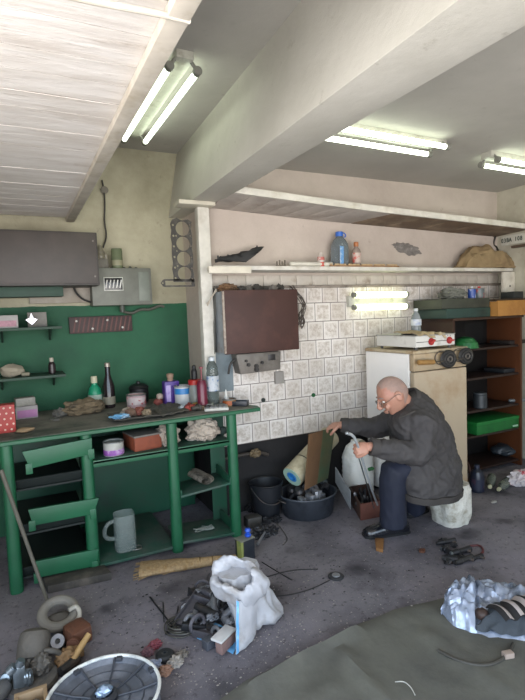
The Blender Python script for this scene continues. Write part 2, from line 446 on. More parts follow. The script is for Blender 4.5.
# ladder of three front rails on the left, drawers behind with the inner shade put into their colour
for a, b, c_, d in (((22, 452), (92, 438), (92, 454), (30, 469)), ((28, 510), (99, 498), (94, 514), (33, 526)), ((34, 562), (99, 549), (96, 566), (38, 578))):
    p = [W(d[0], d[1], -.385), W(c_[0], c_[1], -.385), W(b[0], b[1], -.385), W(a[0], a[1], -.385)]
    r_ = MB().slab(p, -.022, .004)
    for s_, z0 in ((p[0], p[0].z), (p[1], p[1].z)):
        r_.box((s_.x-.022, -.387, z0-.03), (s_.x+.014, -.365, z0+.03), .004)
    r_.build('front_rail', green, t)
for z in (.56, .30, .05):
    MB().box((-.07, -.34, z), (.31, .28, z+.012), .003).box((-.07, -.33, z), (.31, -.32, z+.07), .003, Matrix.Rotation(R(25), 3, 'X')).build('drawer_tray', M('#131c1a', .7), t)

def bottle(name, label, base, prof, mat, capmat, cap, group=None, band=None, bandmat=None, seg=24, cat='bottle', sq=None, k=1.):
    t = thing(name, label, cat, base, group); t.scale = (k,)*3
    MB().lathe(base, prof, seg=seg, sq=sq).build('bottle_body', mat, t)
    if cap: MB().lathe(base, cap, seg=18).build('cap', capmat, t)
    if band:
        r, z0, z1 = band
        MB().lathe(base, [(r-.002, z0), (r+.0015, z0), (r+.0015, z1), (r-.002, z1)], seg=seg, closed=True, sq=sq).build('paper_label', bandmat, t)
    return t
def can(name, label, base, r, h, mat, rim=None, band=None, bandmat=None, lid=None, cat='can', k=1.):
    t = thing(name, label, cat, base); t.scale = (k,)*3
    MB().lathe(base, [(r*.97,0),(r,.004),(r,h-.004),(r*.98,h-.003),(r*.93,h-.002),(r*.9,h-.006)], seg=32).build('can_body', mat, t)
    MB().torus(V(base)+V((0,0,h-.002)), r, .004, seg=32).build('rim', rim or M('#9a9a98', .35, .7), t)
    if band: MB().lathe(base, [(r-.002, band[0]), (r+.0012, band[0]), (r+.0012, band[1]), (r-.002, band[1])], seg=32, closed=True).build('paper_label', bandmat, t)
    if lid: MB().lathe(V(base)+V((0,0,h-.008)), [(r*.92,0),(r*.92,.008),(r*.3,.01),(r*.28,.025),(.001,.027)], seg=28).build('lid', lid, t)
    return t
def ond(x, y, Y, z=BT):         # stands on z at depth Y under photo column x
    p = W(x, y, Y); return V((p.x, Y, z))
# back row on the bench
B = lambda x, Y: ond(x, 395, Y)
bottle('plastic_bottle', 'green plastic bottle with cream cap and white label, left on bench', B(95, .33), [(.03,0),(.037,.008),(.037,.085),(.03,.115),(.016,.135),(.015,.15)], M('#1f8f6a', .35), M('#cfc9ae'), [(.017,.145),(.017,.178),(.015,.182)], None, (.037,.02,.08), M('#b9c9bb'), k=1.3)
bottle('glass_bottle', 'tall dark brown glass bottle beside the green plastic bottle', B(109, .30), [(.026,0),(.03,.006),(.03,.115),(.014,.17),(.012,.225)], M('#241d20', .15), M('#a29a90', .4, .5), [(.0145,.215),(.0145,.232),(.012,.236)], None, (.03,.02,.06), M('#8f8a7a'), k=1.4)
tb = can('paint_bucket', 'wide pale pink paint tin with red spots, middle of bench back', B(136, .20), .056, .078, M('#c9a9ab', .45, dirt='#a07f80', dsc=12), None, (.02,.062), M('#d6c6c4', .5, dirt='#b14a4f', dsc=18, dlo=.56, dhi=.6), None, 'paint tin', k=1.2)
bottle('black_pot', 'small black lidded pot behind the pale pink tin', B(139, .36), [(.05,0),(.056,.01),(.058,.09),(.062,.095),(.05,.11),(.03,.118)], black, black, [(.012,.116),(.012,.13),(.008,.134)], cat='pot', k=1.25)
# two red-and-cream little balls of putty next to the pink tin
p = B(158, .15)
for k, (dx, dz, c, lb) in enumerate(((0, .026, '#8f4a42', 'dull red lump of putty beside the purple carton, lower'), (.012, .066, '#c7b3a5', 'cream lump of putty resting on the dull red one'))):
    solid_m = MB().blob(p+V((dx,0,dz)), (.034-.008*k, .03, .026-.004*k), 3+k, .2, 1.6, 3, BT)
    solo('putty_lump', solid_m, M(c, .7, bump=.3), lb, 'lump', p+V((dx,0,dz-.024)))
# purple carton-like bottle
p = B(171, .12); t = thing('solvent_bottle', 'square purple bottle with a cork cap and pale front label', 'bottle', p)
MB().box(p+V((-.037,-.028,.001)), p+V((.037,.028,.118)), .008).build('bottle_body', M('#4b2f86', .4), t)
MB().box(p+V((-.03,-.0295,.02)), p+V((-.008,-.027,.1)), .001).build('paper_label', M('#b9a7d8', .5, dirt='#7a5fb0', dsc=30), t)
MB().lathe(p, [(.014,.116),(.015,.125),(.012,.128),(.015,.132),(.018,.15),(.012,.154)], seg=16).build('cork', M('#a08672', .7), t); t.scale = (1.5,)*3
can('paint_can', 'white paint can with blue band, right of the purple bottle', B(183, .03), .046, .112, M('#c9cbcb', .35), M('#b7b9ba', .3, .6), (.068,.1), M('#2f7fc0', .4), k=1.3)
# red-lidded jar, black bottle, red bottle, clear bottle by the post
p = ond(195, 390, -.05); t = thing('glass_jar', 'pale jar with bright red lid in front of the wooden post', 'jar', p)
MB().lathe(p, [(.032,0),(.036,.006),(.036,.125),(.033,.132)], seg=24).build('jar_body', M('#a5aaa5', .2, trans=.4), t)
MB().lathe(p, [(.038,.13),(.039,.155),(.034,.16)], seg=24).build('lid', M('#b02420', .4), t); t.scale = (1.2,)*3
q = p+V((.0, 0, .1605*1.2)); bottle('oil_bottle', 'small black bottle standing on the red jar lid', q, [(.018,0),(.021,.004),(.021,.06),(.012,.075),(.011,.085)], black, black, [(.013,.083),(.013,.098),(.007,.102)])
p = ond(202, 390, -.17); t = thing('pump_bottle', 'dark raspberry red bottle with a tall plunger rod', 'bottle', p)
MB().lathe(p, [(.024,0),(.029,.005),(.029,.13),(.022,.15),(.02,.158)], seg=24).build('bottle_body', M('#6a1f35', .3), t)
MB().cyl(p+V((0,0,.155)), p+V((0,0,.225)), .004, seg=10).cyl(p+V((0,0,.222)), p+V((0,0,.232)), .012, seg=12, bev=.002).build('plunger', M('#8a4a50', .5), t); t.scale = (1.25,)*3
bottle('water_bottle', 'tall clear ribbed plastic bottle with white label, at bench back right', ond(213, 390, -.14), [(.03,0),(.033,.006),(.031,.05),(.033,.06),(.031,.12),(.033,.13),(.031,.165),(.033,.175),(.03,.195),(.031,.205),(.026,.222),(.016,.24),(.0155,.25)], M('#8f9a98', .1, trans=.75, var=.05), M('#c4cbd0', .4), [(.017,.245),(.017,.262),(.014,.265)], None, (.0335,.085,.165), M('#c3c9cf', .5, dirt='#5f7aa0', dsc=40, dlo=.55, dhi=.6), k=1.32)
bottle('glue_bottle', 'little white nozzle bottle near the right end of bench', ond(226, 395, -.14), [(.012,0),(.016,.003),(.016,.04),(.008,.055)], M('#d8d8d3', .4), M('#d8d8d3', .4), [(.008,.052),(.006,.075),(.003,.09)], k=1.2)
can('tin_can', 'small orange and cream tin can beside the keypad', ond(229, 396, -.19), .036, .038, M('#8f6238', .5, dirt='#b9a27c', dsc=15), None, (.008,.028), M('#a5552c', .5, dirt='#d0b48a', dsc=22), k=1.3)
# keypad (calculator like) and black pen box
p = V((1.20, -.235, BT+.001)); rm = Matrix.Rotation(R(-18), 4, 'Z')
t = thing('calculator', 'pale calculator keypad lying at the right end of bench', 'calculator', p)
T = Matrix.Translation(p) @ rm @ Matrix.Translation(-p)
MB().box(p+V((-.06,-.075,0)), p+V((.06,.06,.014)), .004).move(T).build('case', M('#bdbcb4', .5), t)
for i in range(5):
    for j in range(4):
        k0 = p+V((-.052+i*.021, -.066+j*.024, .012))
        MB().box(k0, k0+V((.017,.019,.006)), .002).move(T).build('key', M('#8f9090' if (i+j) % 5 else '#5e6166', .5), t)
MB().box(p+V((-.05,.032,.012)), p+V((.05,.055,.016)), .001).move(T).build('display', M('#5b6a5c', .3), t); t.scale = (1.35,)*3
p = V((1.37, -.235, BT+.001)); t = thing('pen_box', 'open black box with a white edge at the bench corner', 'box', p)
T = Matrix.Translation(p) @ Matrix.Rotation(R(-40), 4, 'Z') @ Matrix.Translation(-p)
bx = MB()
for lo, hi in (((-.07,-.035,0),(.07,.035,.006)), ((-.07,-.035,0),(.07,-.029,.035)), ((-.07,.029,0),(.07,.035,.035)), ((-.07,-.029,0),(-.064,.029,.035)), ((.064,-.029,0),(.07,.029,.035))):
    bx.box(p+V(lo), p+V(hi), .001)
bx.move(T).build('tray', M('#20242c', .4), t)
MB().box(p+V((-.06,-.02,.007)), p+V((.05,0,.025)), .003).move(T).build('insert', M('#8f949a', .5), t)

# nuts, bolts and fittings strewn in front of the cans
colr = ['#8c8a84', '#9b4038', '#b59a52', '#5d5a55', '#a8b0b4', '#3a3836', '#7c6a52']
spots = [(1.03,-.13),(1.06,-.16),(1.09,-.12),(1.12,-.17),(1.145,-.13),(1.07,-.21),(1.11,-.22),(1.16,-.20),(1.02,-.20),(1.18,-.15),(1.05,-.25),(.99,-.16),(1.14,-.245),(1.2,-.125)]
for k, (x, y) in enumerate(spots):
    z = BT+.001; m = MB(); r = random.uniform(.016, .03)
    if k % 3 == 0: m.lathe((x,y,z), [(r*.5,0),(r,0),(r,r*1.1),(r*.5,r*1.1)], seg=6, closed=True)
    elif k % 3 == 1:
        a = random.uniform(0, PI); d = V((math.cos(a), math.sin(a), 0)); c = V((x,y,z+r*.95)); m.cyl(c-d*.03, c+d*.02, r*.5, seg=12).cyl(c+d*.02, c+d*.035, r*.9, seg=6)
    else: m.blob((x,y,z+r*.7), (r*1.3,r,r*.9), k, .35, 2, 2, z)
    cname = {'#8c8a84':'grey','#9b4038':'red','#b59a52':'brassy','#5d5a55':'dark grey','#a8b0b4':'silver','#3a3836':'black','#7c6a52':'brown'}[colr[k % 7]]
    solo('metal_fitting', m, M(colr[k % 7], .45, .4), 'small %s metal fitting in the clutter before the paint can' % cname, 'fitting', (x,y,z), 'fittings strewn on the bench')

# tray of rags with a blue foil packet, in the middle of the bench
c = V((.615, -.2, BT+.001)); t = thing('parts_tray', 'low crumpled tray of grey cloth at the front of the bench', 'tray', c)
def trayf(u, v):
    x = .50+u*.36; y = -.33+v*.26
    e = max(abs(u-.5), abs(v-.5))*2
    return (x+.015*noise.noise(V((v*4,1,0))), y+.02*noise.noise(V((u*4,3,0))), BT+.004+.03*max(0, e-.7)/.3*(.6+.6*noise.noise(V((u*3,v*3,2))))+.006*noise.noise(V((u*9,v*9,0)))+.006)
MB().sheet(trayf, 22, 16, .003).build('cloth', M('#56544e', .8, dirt='#3a3934', dsc=12), t)
solo('foil_packet', MB().blob((.555,-.245,BT+.03), (.055,.035,.016), 4, .5, 2.5, 4, BT+.012, True), M('#6fa5c9', .3, dirt='#d5e2ea', dsc=22), 'crumpled blue and white foil packet on the grey cloth tray', 'packet', (.555,-.245,BT+.012))
for k, (x, y, r, c_, lb) in enumerate(((.63,-.2,.032,'#6e5648','brown rusty lump on the tray behind the foil packet'), (.685,-.19,.03,'#7a4236','reddish rusty lump on the tray, right of the brown one'), (.72,-.24,.026,'#8a7a64','tan lump at the right end of the tray'), (.61,-.15,.03,'#9a8f80','pale grey lump at the back of the tray'))):
    solo('rusty_part', MB().blob((x,y,BT+.012+r*.7), (r*1.2,r,r), 20+k, .4, 2.2, 3, BT+.013), M(c_, .7, bump=.4), lb, 'part', (x,y,BT+.013))
# rag heaps
solo('rag_heap', MB().blob((.39,.17,BT+.04), (.14,.08,.06), 9, .32, 1.8, 4, BT+.002, True), M('#756650', .9, dirt='#4d453a', dsc=12, bump=.5), 'heap of brown dirty rags on the bench left of the green bottle', 'rags', (.43,.26,BT))
solo('dust_cloth', MB().sheet(lambda u, v: (.80+u*.2, -.33+v*.36+.06*u, BT+.006+.022*abs(noise.noise(V((u*3.2, v*2.4, 5))))+.010*noise.noise(V((u*9,v*9,1)))+.01), 26, 26, .004), M('#5c5950', .9, dirt='#45443c', dsc=8, bump=.4), 'wide dark grimy cloth spread over the middle of bench', 'cloth', (.9,-.15,BT))
# ---- left end of bench: boxes against the wall
p = Z(26, 418, BT); t = thing('carton', 'small white carton with a pink front at the left end of bench', 'carton', p)
MB().box(p+V((-.06,-.04,.001)), p+V((.075,.05,.085)), .003).build('box_body', M('#a8a3a3', .6, dirt='#8e8688', dsc=10), t)
MB().box(p+V((-.05,-.042,.01)), p+V((.07,-.039,.06)), .001).build('front_label', M('#b77fae', .6), t)
solo('carton', MB().box(p+V((-.06,-.03,.0865)), p+V((.06,.045,.14)), .004, Matrix.Rotation(R(8),3,'Z')), M('#9c9a92', .6, dirt='#6f6c66', dsc=8), 'grey white carton stacked on the pink fronted carton', 'carton', p+V((0,0,.0865)))
p = Z(6, 432, BT); t = thing('gift_box', 'upright red carton with pale dots at the left picture edge', 'carton', p)
MB().box(p+V((-.09,-.04,.001)), p+V((.055,.05,.165)), .003).build('box_body', M('#a83a34', .55), t)
for i in range(4):
    for j in range(5): MB().cyl(p+V((-.07+i*.034+(j % 2)*.012, -.041, .02+j*.032)), p+V((-.07+i*.034+(j % 2)*.012, -.039, .02+j*.032)), .006, seg=10).build('dot', M('#d8b9a8', .6), t)
for k, (x, y, c_, r, lb) in enumerate(((42,408,'#7d7c76',.05,'grey crumpled bag behind the ring on the bench left'), (60,417,'#5f5d57',.035,'grey stone-like lump at the front left of bench'))):
    p = Z(x, y, BT); solo('crumpled_bag', MB().blob(p+V((0,0,r*.7)), (r*1.3,r,r), 31+k, .4, 2, 3, BT+.001, True), M(c_, .8, bump=.4), lb, 'bag', p)
p = Z(56, 420, BT); solo('metal_ring', MB().lathe(p, [(.014,.001),(.032,.001),(.034,.012),(.014,.014)], closed=True), M('#86837c', .4, .5), 'flat grey metal ring lying on the bench left', 'ring', p)
p = Z(25, 433, BT); solo('wood_offcut', MB().blob(p+V((0,0,.018)), (.05,.025,.016), 41, .3, 1.6, 3, BT+.001), M('#8a7458', .8), 'brown wooden offcut at the bench front left', 'offcut', p)

# ---- inside the bench
p = W(114, 455, -.27); p.z = .6725
can('paint_can', 'dented white can with a purple label on the bench upper shelf', p, .062, .085, M('#b8b7b0', .4, dirt='#8d8b84', dsc=9), None, (.005,.038), M('#8c4fa0', .5, dirt='#c9b0cf', dsc=20))
p = W(143, 446, -.2); p.z = .6725
t = thing('brick_box', 'brick red wooden box with grey top on the bench upper shelf', 'box', p)
T = Matrix.Translation(p) @ Matrix.Rotation(R(8), 4, 'Z') @ Matrix.Translation(-p)
MB().box(p+V((-.09,-.1,.001)), p+V((.09,.12,.088)), .005).move(T).build('box_body', M('#8a452c', .7, dirt='#6b3626', dsc=8, bump=.2), t)
MB().box(p+V((-.093,-.102,.088)), p+V((.093,.122,.10)), .004).move(T).build('lid', M('#77716a', .75, dirt='#55504a', dsc=7), t)
cloth = M('#b3a698', .9, var=.2, dirt='#8d7f72', dsc=9, bump=.3)
for k, (x, sx, lb) in enumerate(((168, .07, 'cream rag bundled on the shelf left of the middle bench leg'), (203, .11, 'big cream rag stuffed on the shelf right of the middle bench leg'))):
    p = W(x, 437, -.24); p.z = .673
    rb_ = MB().blob(p+V((0,0,.065)), (sx,.10,.085), 50+k, .34, 1.9, 5, .673, True)
    for v in rb_.bm.verts: v.co.z = min(v.co.z, .832)
    solo('rag', rb_, cloth, lb, 'rag', p)
p = W(226, 434, -.27); p.z = .673
t = thing('glass_bottle', 'clear glass bottle lying beside the cream rag in bench', 'bottle', p)
T = Matrix.Translation(p+V((-.02,.05,.03))) @ Matrix.Rotation(R(12), 4, 'Z') @ Matrix.Rotation(R(72), 4, 'X')
MB().lathe((0,0,0), [(.02,-.09),(.028,-.085),(.028,.05),(.012,.09),(.012,.115)]).move(T).build('bottle_body', M('#5c6a66', .1, trans=.5), t)
MB().lathe((0,0,0), [(.014,.11),(.014,.13),(.011,.132)]).move(T).build('cap', M('#b9bdbd', .3), t)
# folded newspaper on the small shelf
p = W(200, 478, -.25); p.z = .385
t = thing('newspaper_roll', 'folded newspaper roll on the small slanting bench shelf', 'newspaper', p)
T = Matrix.Translation(p+V((0,0,.036))) @ Matrix.Rotation(R(8), 4, 'Z') @ Matrix.Scale(1.15, 4)
pts = []
for i in range(26):
    a = i/25*2.6*PI; r = .022+.0035*i/6
    pts.append((1.35*r*math.cos(a), .8*r*math.sin(a)))
npb = MB(); L = .09
out = [[V((x, -L, z)) for x, z in pts], [V((x, L, z)) for x, z in pts]]
g = [[npb.bm.verts.new(q) for q in r] for r in out]; fs = [npb.bm.faces.new((g[0][i], g[0][i+1], g[1][i+1], g[1][i])) for i in range(25)]
bmesh.ops.solidify(npb.bm, geom=fs, thickness=.0025)
npb.move(T).build('paper', M('#b7aea0', .8, dirt='#7f7a72', dsc=34, dlo=.5, dhi=.56), t)
# ribbed clear canister with a handle
p = W(126, 551, -.24); p.z = .041
t = thing('plastic_jug', 'cut open clear ribbed plastic canister on the bench bottom shelf', 'jug', p)
prof = [(.06,0),(.066,.006)]
for k in range(9): prof += [(.066,.012+k*.019),(.061,.0175+k*.019),(.066,.023+k*.019)]
prof += [(.066,.19),(.064,.235),(.0625,.235),(.0625,.19)]
for k in range(8, -1, -1): prof += [(.0635,.023+k*.019),(.059,.0175+k*.019),(.0635,.012+k*.019)]
prof += [(.06,.008)]
pl = M('#98a39f', .15, alpha=.27, var=.05)
MB().lathe(p, prof, seg=36, sq=3.2).build('jug_body', pl, t)
MB().tube([p+V(q) for q in ((-.06,-.01,.2),(-.105,-.015,.195),(-.13,-.02,.15),(-.12,-.02,.1),(-.06,-.01,.085))], .013, 12, 2).build('handle', pl, t)
p = V((.60, -.27, .0405)); solo('wire_loop', MB().torus(p+V((0,0,.004)), .035, .0035, seg=24).jitter(.006, 20, 2), M('#7d7a74', .4, .5), 'thin wire loop on the bench bottom shelf', 'wire', p)
p = V((1.06, -.27, .055)); solo('string_tangle', MB().tube([p+V((.09*math.sin(k*1.7), .05*math.cos(k*2.3), .008+.003*math.sin(k))) for k in range(18)], .0025, 6, 1), M('#8c918a', .6), 'tangled pale string on the lower right bench shelf', 'string', p)

# ---- on the recess wall
YW = YR
p = (W(97, 268, YW-.16)+W(152, 305, YW-.16))/2; p.y = YW
a, b = W(93, 306, YW-.15), W(151, 268, YW-.15)
t = thing('electric_meter_box', 'grey steel electricity meter box with a dial window on the wall', 'meter box', (a.x, YW, a.z))
MB().box((a.x, YW-.145, a.z), (b.x, YW-.002, b.z), .008).build('case', M('#6f7168', .5, .1, dirt='#5d5f56', dsc=6), t)
c0, c1 = W(105, 290, YW-.15), W(122, 278, YW-.15)
MB().box((c0.x-.006, YW-.153, c0.z-.006), (c1.x+.006, YW-.145, c1.z+.006), .002).build('window_frame', M('#cfd0c6', .4), t)
MB().box((c0.x, YW-.156, c0.z), (c1.x, YW-.152, c1.z), .001).build('dial_window', M('#15171a', .2), t)
for k in range(5):
    x = c0.x+(k+.5)*(c1.x-c0.x)/5
    MB().box((x-.004, YW-.158, c0.z+.012), (x+.004, YW-.1555, c1.z-.012), .001, Matrix.Rotation(R(12),3,'Y')).build('dial_mark', M('#d3d3cc', .4), t)
MB().box((b.x-.10, YW-.149, a.z+.03), (b.x-.02, YW-.1445, b.z-.03), .003).build('door', M('#767c73', .5, .2), t)
for k in range(5): MB().cyl((a.x+.16+k*.045, YW-.08, b.z-.001), (a.x+.16+k*.045, YW-.08, b.z+.012+.006*(k % 2)), .012, seg=10, bev=.003).build('gland_nut', M('#55584f', .5), t)
MB().cyl((a.x+.22, YW-.08, a.z-.05), (a.x+.22, YW-.08, a.z+.001), .02, seg=14).build('conduit_stub', M('#4a5048', .5), t)
# jars on the meter box
q = W(117.5, 268, YW-.09); q.z = b.z+.0005
bottle('glass_jar', 'cloudy green glass jar standing on the grey meter box', q, [(.037,0),(.041,.006),(.041,.13),(.038,.14),(.039,.146)], M('#7f8a6c', .25, trans=.35), None, None, cat='jar', band=(.041,.02,.06), bandmat=M('#8c8a70', .6))
q = W(104, 268, YW-.08); q.z = b.z+.0005
t = thing('fuse_holder', 'old grey porcelain fuse assembly left of the glass jar', 'fuse', q)
MB().box(q+V((-.05,-.03,0)), q+V((.03,.05,.07)), .008).build('base_block', M('#6f6b60', .6, dirt='#4a473f', dsc=14), t)
MB().lathe(q+V((-.02,0,.07)), [(.03,0),(.034,.02),(.024,.04),(.03,.055),(.022,.08),(.01,.1)], seg=18).lathe(q+V((.02,.02,.07)), [(.02,0),(.022,.03),(.012,.05)], seg=14).build('insulator', M('#85806f', .35), t)
# dangling cable with a round junction
pts = [W(x, y, YW-.03) for x, y in ((102,180),(104,190),(105,205),(104,222),(107,236),(103,248))]
t = thing('junction_cable', 'thin black cable hanging down the wall with a round junction box', 'cable', pts[-1])
MB().tube(pts, .006, 8, 2).build('cable', M('#3a3833', .6), t)
MB().cyl(W(104.5,190,YW-.002), W(104.5,190,YW-.04), .028, seg=20, bev=.006).build('junction_box', M('#6f6a5c', .6), t)
# dark wall cabinet at far left
a, b = W(-14, 288, .18), W(97, 231, .18); a.z = W(97, 285, .18).z; b.z = W(97, 232, .18).z
t = thing('wall_cabinet', 'dark grey steel wall cabinet at the upper left', 'wall cabinet', (a.x, YW, a.z))
MB().box((a.x, .2, a.z), (b.x, YW-.002, b.z), .006).build('carcass', M('#3f3b38', .5, dirt='#332f2d', dsc=5), t)
MB().box((a.x+.01, .19, a.z+.012), (b.x-.012, .199, b.z-.012), .004).build('door', M('#463f3b', .5, dirt='#3a3532', dsc=5), t)
for z in (a.z+.06, b.z-.06): MB().cyl((b.x-.03, .185, z), (b.x-.03, .192, z), .006, seg=10).build('screw', M('#77706a', .4), t)
# green board under it and painted white plywood piece
a, b = W(-14, 296, .3), W(63, 284, .3); solo('green_board', MB().box((a.x, .31, W(63,296,.3).z), (b.x, YW-.002, W(63,284,.3).z-.012), .003), M('#2c4a3c', .6, dirt='#22382e', dsc=5), 'dark green board fixed just under the grey wall cabinet', 'board', (b.x, YW, b.z))
a, b = W(30, 306, .46), W(92, 277, .46); solo('plywood_patch', MB().box((a.x, .465, W(60,303,.46).z), (b.x, YW-.002, W(60,277,.46).z), .002), M('#a79f94', .75, dirt='#8e8578', dsc=5), 'pale plywood patch on the wall left of the meter box', 'board', (a.x, YW, a.z))
pts = [W(x, y, .43) for x, y in ((75,277),(73,288),(80,298),(92,303),(96,301))]
solo('black_cable', MB().tube(pts, .007, 8, 2), M('#2a2826', .6), 'black cable looping under the wall cabinet to the meter box', 'cable', pts[-1])
# red-brown ribbed rack
a, b = W(70, 334, YW-.04), W(132, 315, YW-.04)
t = thing('bolt_rack', 'rust red slatted metal rack on the green wall under the meter box', 'rack', (a.x, YW, a.z))
MB().box((a.x, YW-.03, a.z+.0), (b.x, YW-.002, b.z), .004).build('back_plate', M('#3d2b29', .6), t)
for k in range(13):
    x = a.x+.02+k*(b.x-a.x-.06)/12
    MB().slab([(x,YW-.031,a.z+.008),(x+.012,YW-.031,a.z+.008),(x+.035,YW-.031,b.z-.008),(x+.023,YW-.031,b.z-.008)], -.012, .002).build('slat', M('#5f3732', .55), t)
for k in range(4): MB().cyl((a.x+.05+k*.11, YW-.045, (a.z+b.z)/2+.03*(-1)**k), (a.x+.05+k*.11, YW-.028, (a.z+b.z)/2+.03*(-1)**k), .008, seg=10).build('rivet', M('#8f8c86', .4, .5), t)
# bent pipe right of the rack
pts = [W(x, y, YW-.05) for x, y in ((122,311),(132,314),(140,309),(150,310),(160,305),(164,307))]
solo('bent_pipe', MB().tube(pts, .011, 10, 2), M('#5a5b52', .5, .3), 'short bent grey pipe on the wall right of the rust red rack', 'pipe', pts[0])
# head gasket and manifold gasket
def gasket(outl, holes, c, name, label):
    cu = bpy.data.curves.new(name, 'CURVE'); cu.dimensions = '2D'; cu.fill_mode = 'BOTH'; cu.extrude = .002
    for L in [outl]+holes:
        sp = cu.splines.new('POLY'); sp.points.add(len(L)-1); sp.use_cyclic_u = True
        for q, (u, v) in zip(sp.points, L): q.co = (u, v, 0, 1)
    o = bpy.data.objects.new('tmp', cu); COL.objects.link(o)
    bpy.context.view_layer.update()
    me = bpy.data.meshes.new_from_object(o.evaluated_get(bpy.context.evaluated_depsgraph_get())); bpy.data.objects.remove(o)
    me.transform(Matrix.Rotation(R(90), 4, 'X'))
    me.name = name; ob = link(name, me, M('#35332f', .5, .3, dirt='#57534b', dsc=20), None, c, 30); return tag(ob, label, 'gasket')
def circ(cx, cy, r, n=24): return [(cx+r*math.cos(2*PI*k/n), cy+r*math.sin(2*PI*k/n)) for k in range(n)]
YG = -.105
a, b = W(173.5, 282, YG), W(194, 282, YG); top = W(180, 218, YG).z; w_ = b.x-a.x; h_ = top-a.z
ol = []
for k in range(10): ol.append((w_+.004*math.sin(k*2.2), h_*k/9.5))
ol += [(w_*.85, h_*.985), (w_*.55, h_*.96), (w_*.3, h_), (w_*.08, h_*.97)]
for k in range(9, -1, -1): ol.append((.004*math.sin(k*2.5), h_*k/10.))
hs = [circ(w_*.56, h_*(.13+.235*k), w_*.33) for k in range(4)]
for k in range(6): hs += [circ(w_*.11, h_*(.06+.165*k), w_*.05, 10), circ(w_*.93, h_*(.05+.17*k), w_*.035, 10)]
for k in range(3): hs.append(circ(w_*.24, h_*(.25+.235*k), w_*.04, 10))
gasket(ol, hs, V((a.x, YG, a.z)), 'head_gasket', 'black four hole engine head gasket hanging by the post')
a, b = W(161, 287, YG), W(195, 287, YG); w_ = b.x-a.x; h_ = .052
ol = [(0,h_*.5),(w_*.06,h_*.92),(w_*.1,h_),(w_,h_),(w_,0),(w_*.1,0),(w_*.06,h_*.08)]
hs = [[(w_*.13,h_*.2),(w_*.13,h_*.8),(w_*.9,h_*.8),(w_*.9,h_*.2)], circ(w_*.055, h_*.5, h_*.12, 10)]
gasket(ol, hs, V((a.x, YG, a.z)), 'manifold_gasket', 'narrow long black gasket hanging under the head gasket')
# two slim shelves at far left with small stuff
def wshelf(y0, y1, x1, label):
    a = W(-16, y0, .22); b = W(x1, y1, .22)
    t = thing('wall_shelf', label, 'shelf', (a.x, YW, b.z))
    MB().box((a.x, .22, b.z-.018), (b.x, YW-.002, b.z), .003).build('board', M('#2b4638', .6, dirt='#3a4640', dsc=6), t)
    for x in (a.x+.1, b.x-.06): MB().slab([(x,.30,b.z-.018),(x,YW-.002,b.z-.018),(x,YW-.002,b.z-.10),(x,YW-.03,b.z-.10)], .012).build('bracket', M('#25382e', .6), t)
    return b.z
z1 = wshelf(329, 326, 62, 'upper dark green wall shelf at the far left')
z2 = wshelf(380, 374, 66, 'lower dark green wall shelf at the far left')
def sh(x, Y, z): q = W(x, 340, Y); q.z = z+.0005; return q
p = sh(7, .33, z1); t = thing('carton', 'flat white carton with pink print on the upper left shelf', 'carton', p)
MB().box(p+V((-.07,-.05,0)), p+V((.075,.06,.085)), .003).build('box_body', M('#a8a5a2', .6), t)
MB().box(p+V((-.06,-.052,.01)), p+V((.065,-.049,.05)), .001).build('print_patch', M('#b98a98', .6, dirt='#8d6d76', dsc=20), t)
p = sh(37, .36, z1); solo('carton', MB().box(p+V((-.05,-.04,0)), p+V((.07,.06,.10)), .003), M('#7d7a74', .6, dirt='#605d58', dsc=8), 'grey carton behind the foil star on the upper left shelf', 'carton', p)
p = sh(33, .265, z1)
st = MB(); c = p+V((0,0,.045)); ol = []
for k, (r, a) in enumerate(((.055,90),(.022,50),(.042,10),(.024,-40),(.03,-90),(.024,220),(.042,170),(.022,130))): ol.append((r*math.cos(R(a)), r*math.sin(R(a))*1.05))
st.prism(ol, c+V((0,-.012,-.0)), (1,0,0), (0,0,1), .012, .003).blob(c+V((0,-.012,0)), (.018,.012,.022), 3, .5, 3, 3)
solo('foil_star', st, M('#c9c7cc', .22, .8, var=.3, sc=40), 'shiny silver foil star ornament on the upper left shelf', 'ornament', p+V((0,0,-.0)))
bottle('oil_bottle', 'small dark bottle with a pale cap on the lower left shelf', sh(50, .33, z2), [(.02,0),(.024,.004),(.024,.065),(.012,.085)], M('#2d2226', .3), M('#b7b0a2'), [(.014,.083),(.014,.108),(.011,.112)])
p = sh(10, .33, z2); solo('plaster_block', MB().blob(p+V((0,0,.04)), (.075,.06,.045), 61, .3, 1.2, 3, p.z), M('#a39a88', .8, bump=.3), 'cream crumbly plaster block on the lower left shelf', 'block', p)
p = sh(23, .29, z2); solo('cork_stopper', MB().cyl(p+V((-.025,0,.014)), p+V((.025,0,.014)), .0135, seg=14, bev=.002), M('#8c8674', .8), 'short pale cork lying beside the plaster block', 'cork', p)
# stick leaning at the far left, plank at the foot of the bench
solo('leaning_stick', MB().tube([Z(48, 603, .015), W(1, 470, -.47)], [.009, .011], 10), M('#5e5a50', .7), 'long grey stick leaning against the left end of bench', 'stick', Z(48, 603, 0))
a, b = Z(48, 594), Z(112, 580)
solo('floor_plank', MB().slab([a, b, b+V((-.02,.12,.0)), a+V((-.02,.12,0))], .045, .005), M('#3c3834', .8, dirt='#5a534b', dsc=8), 'dark old plank on the floor below the left bench rails', 'plank', a)
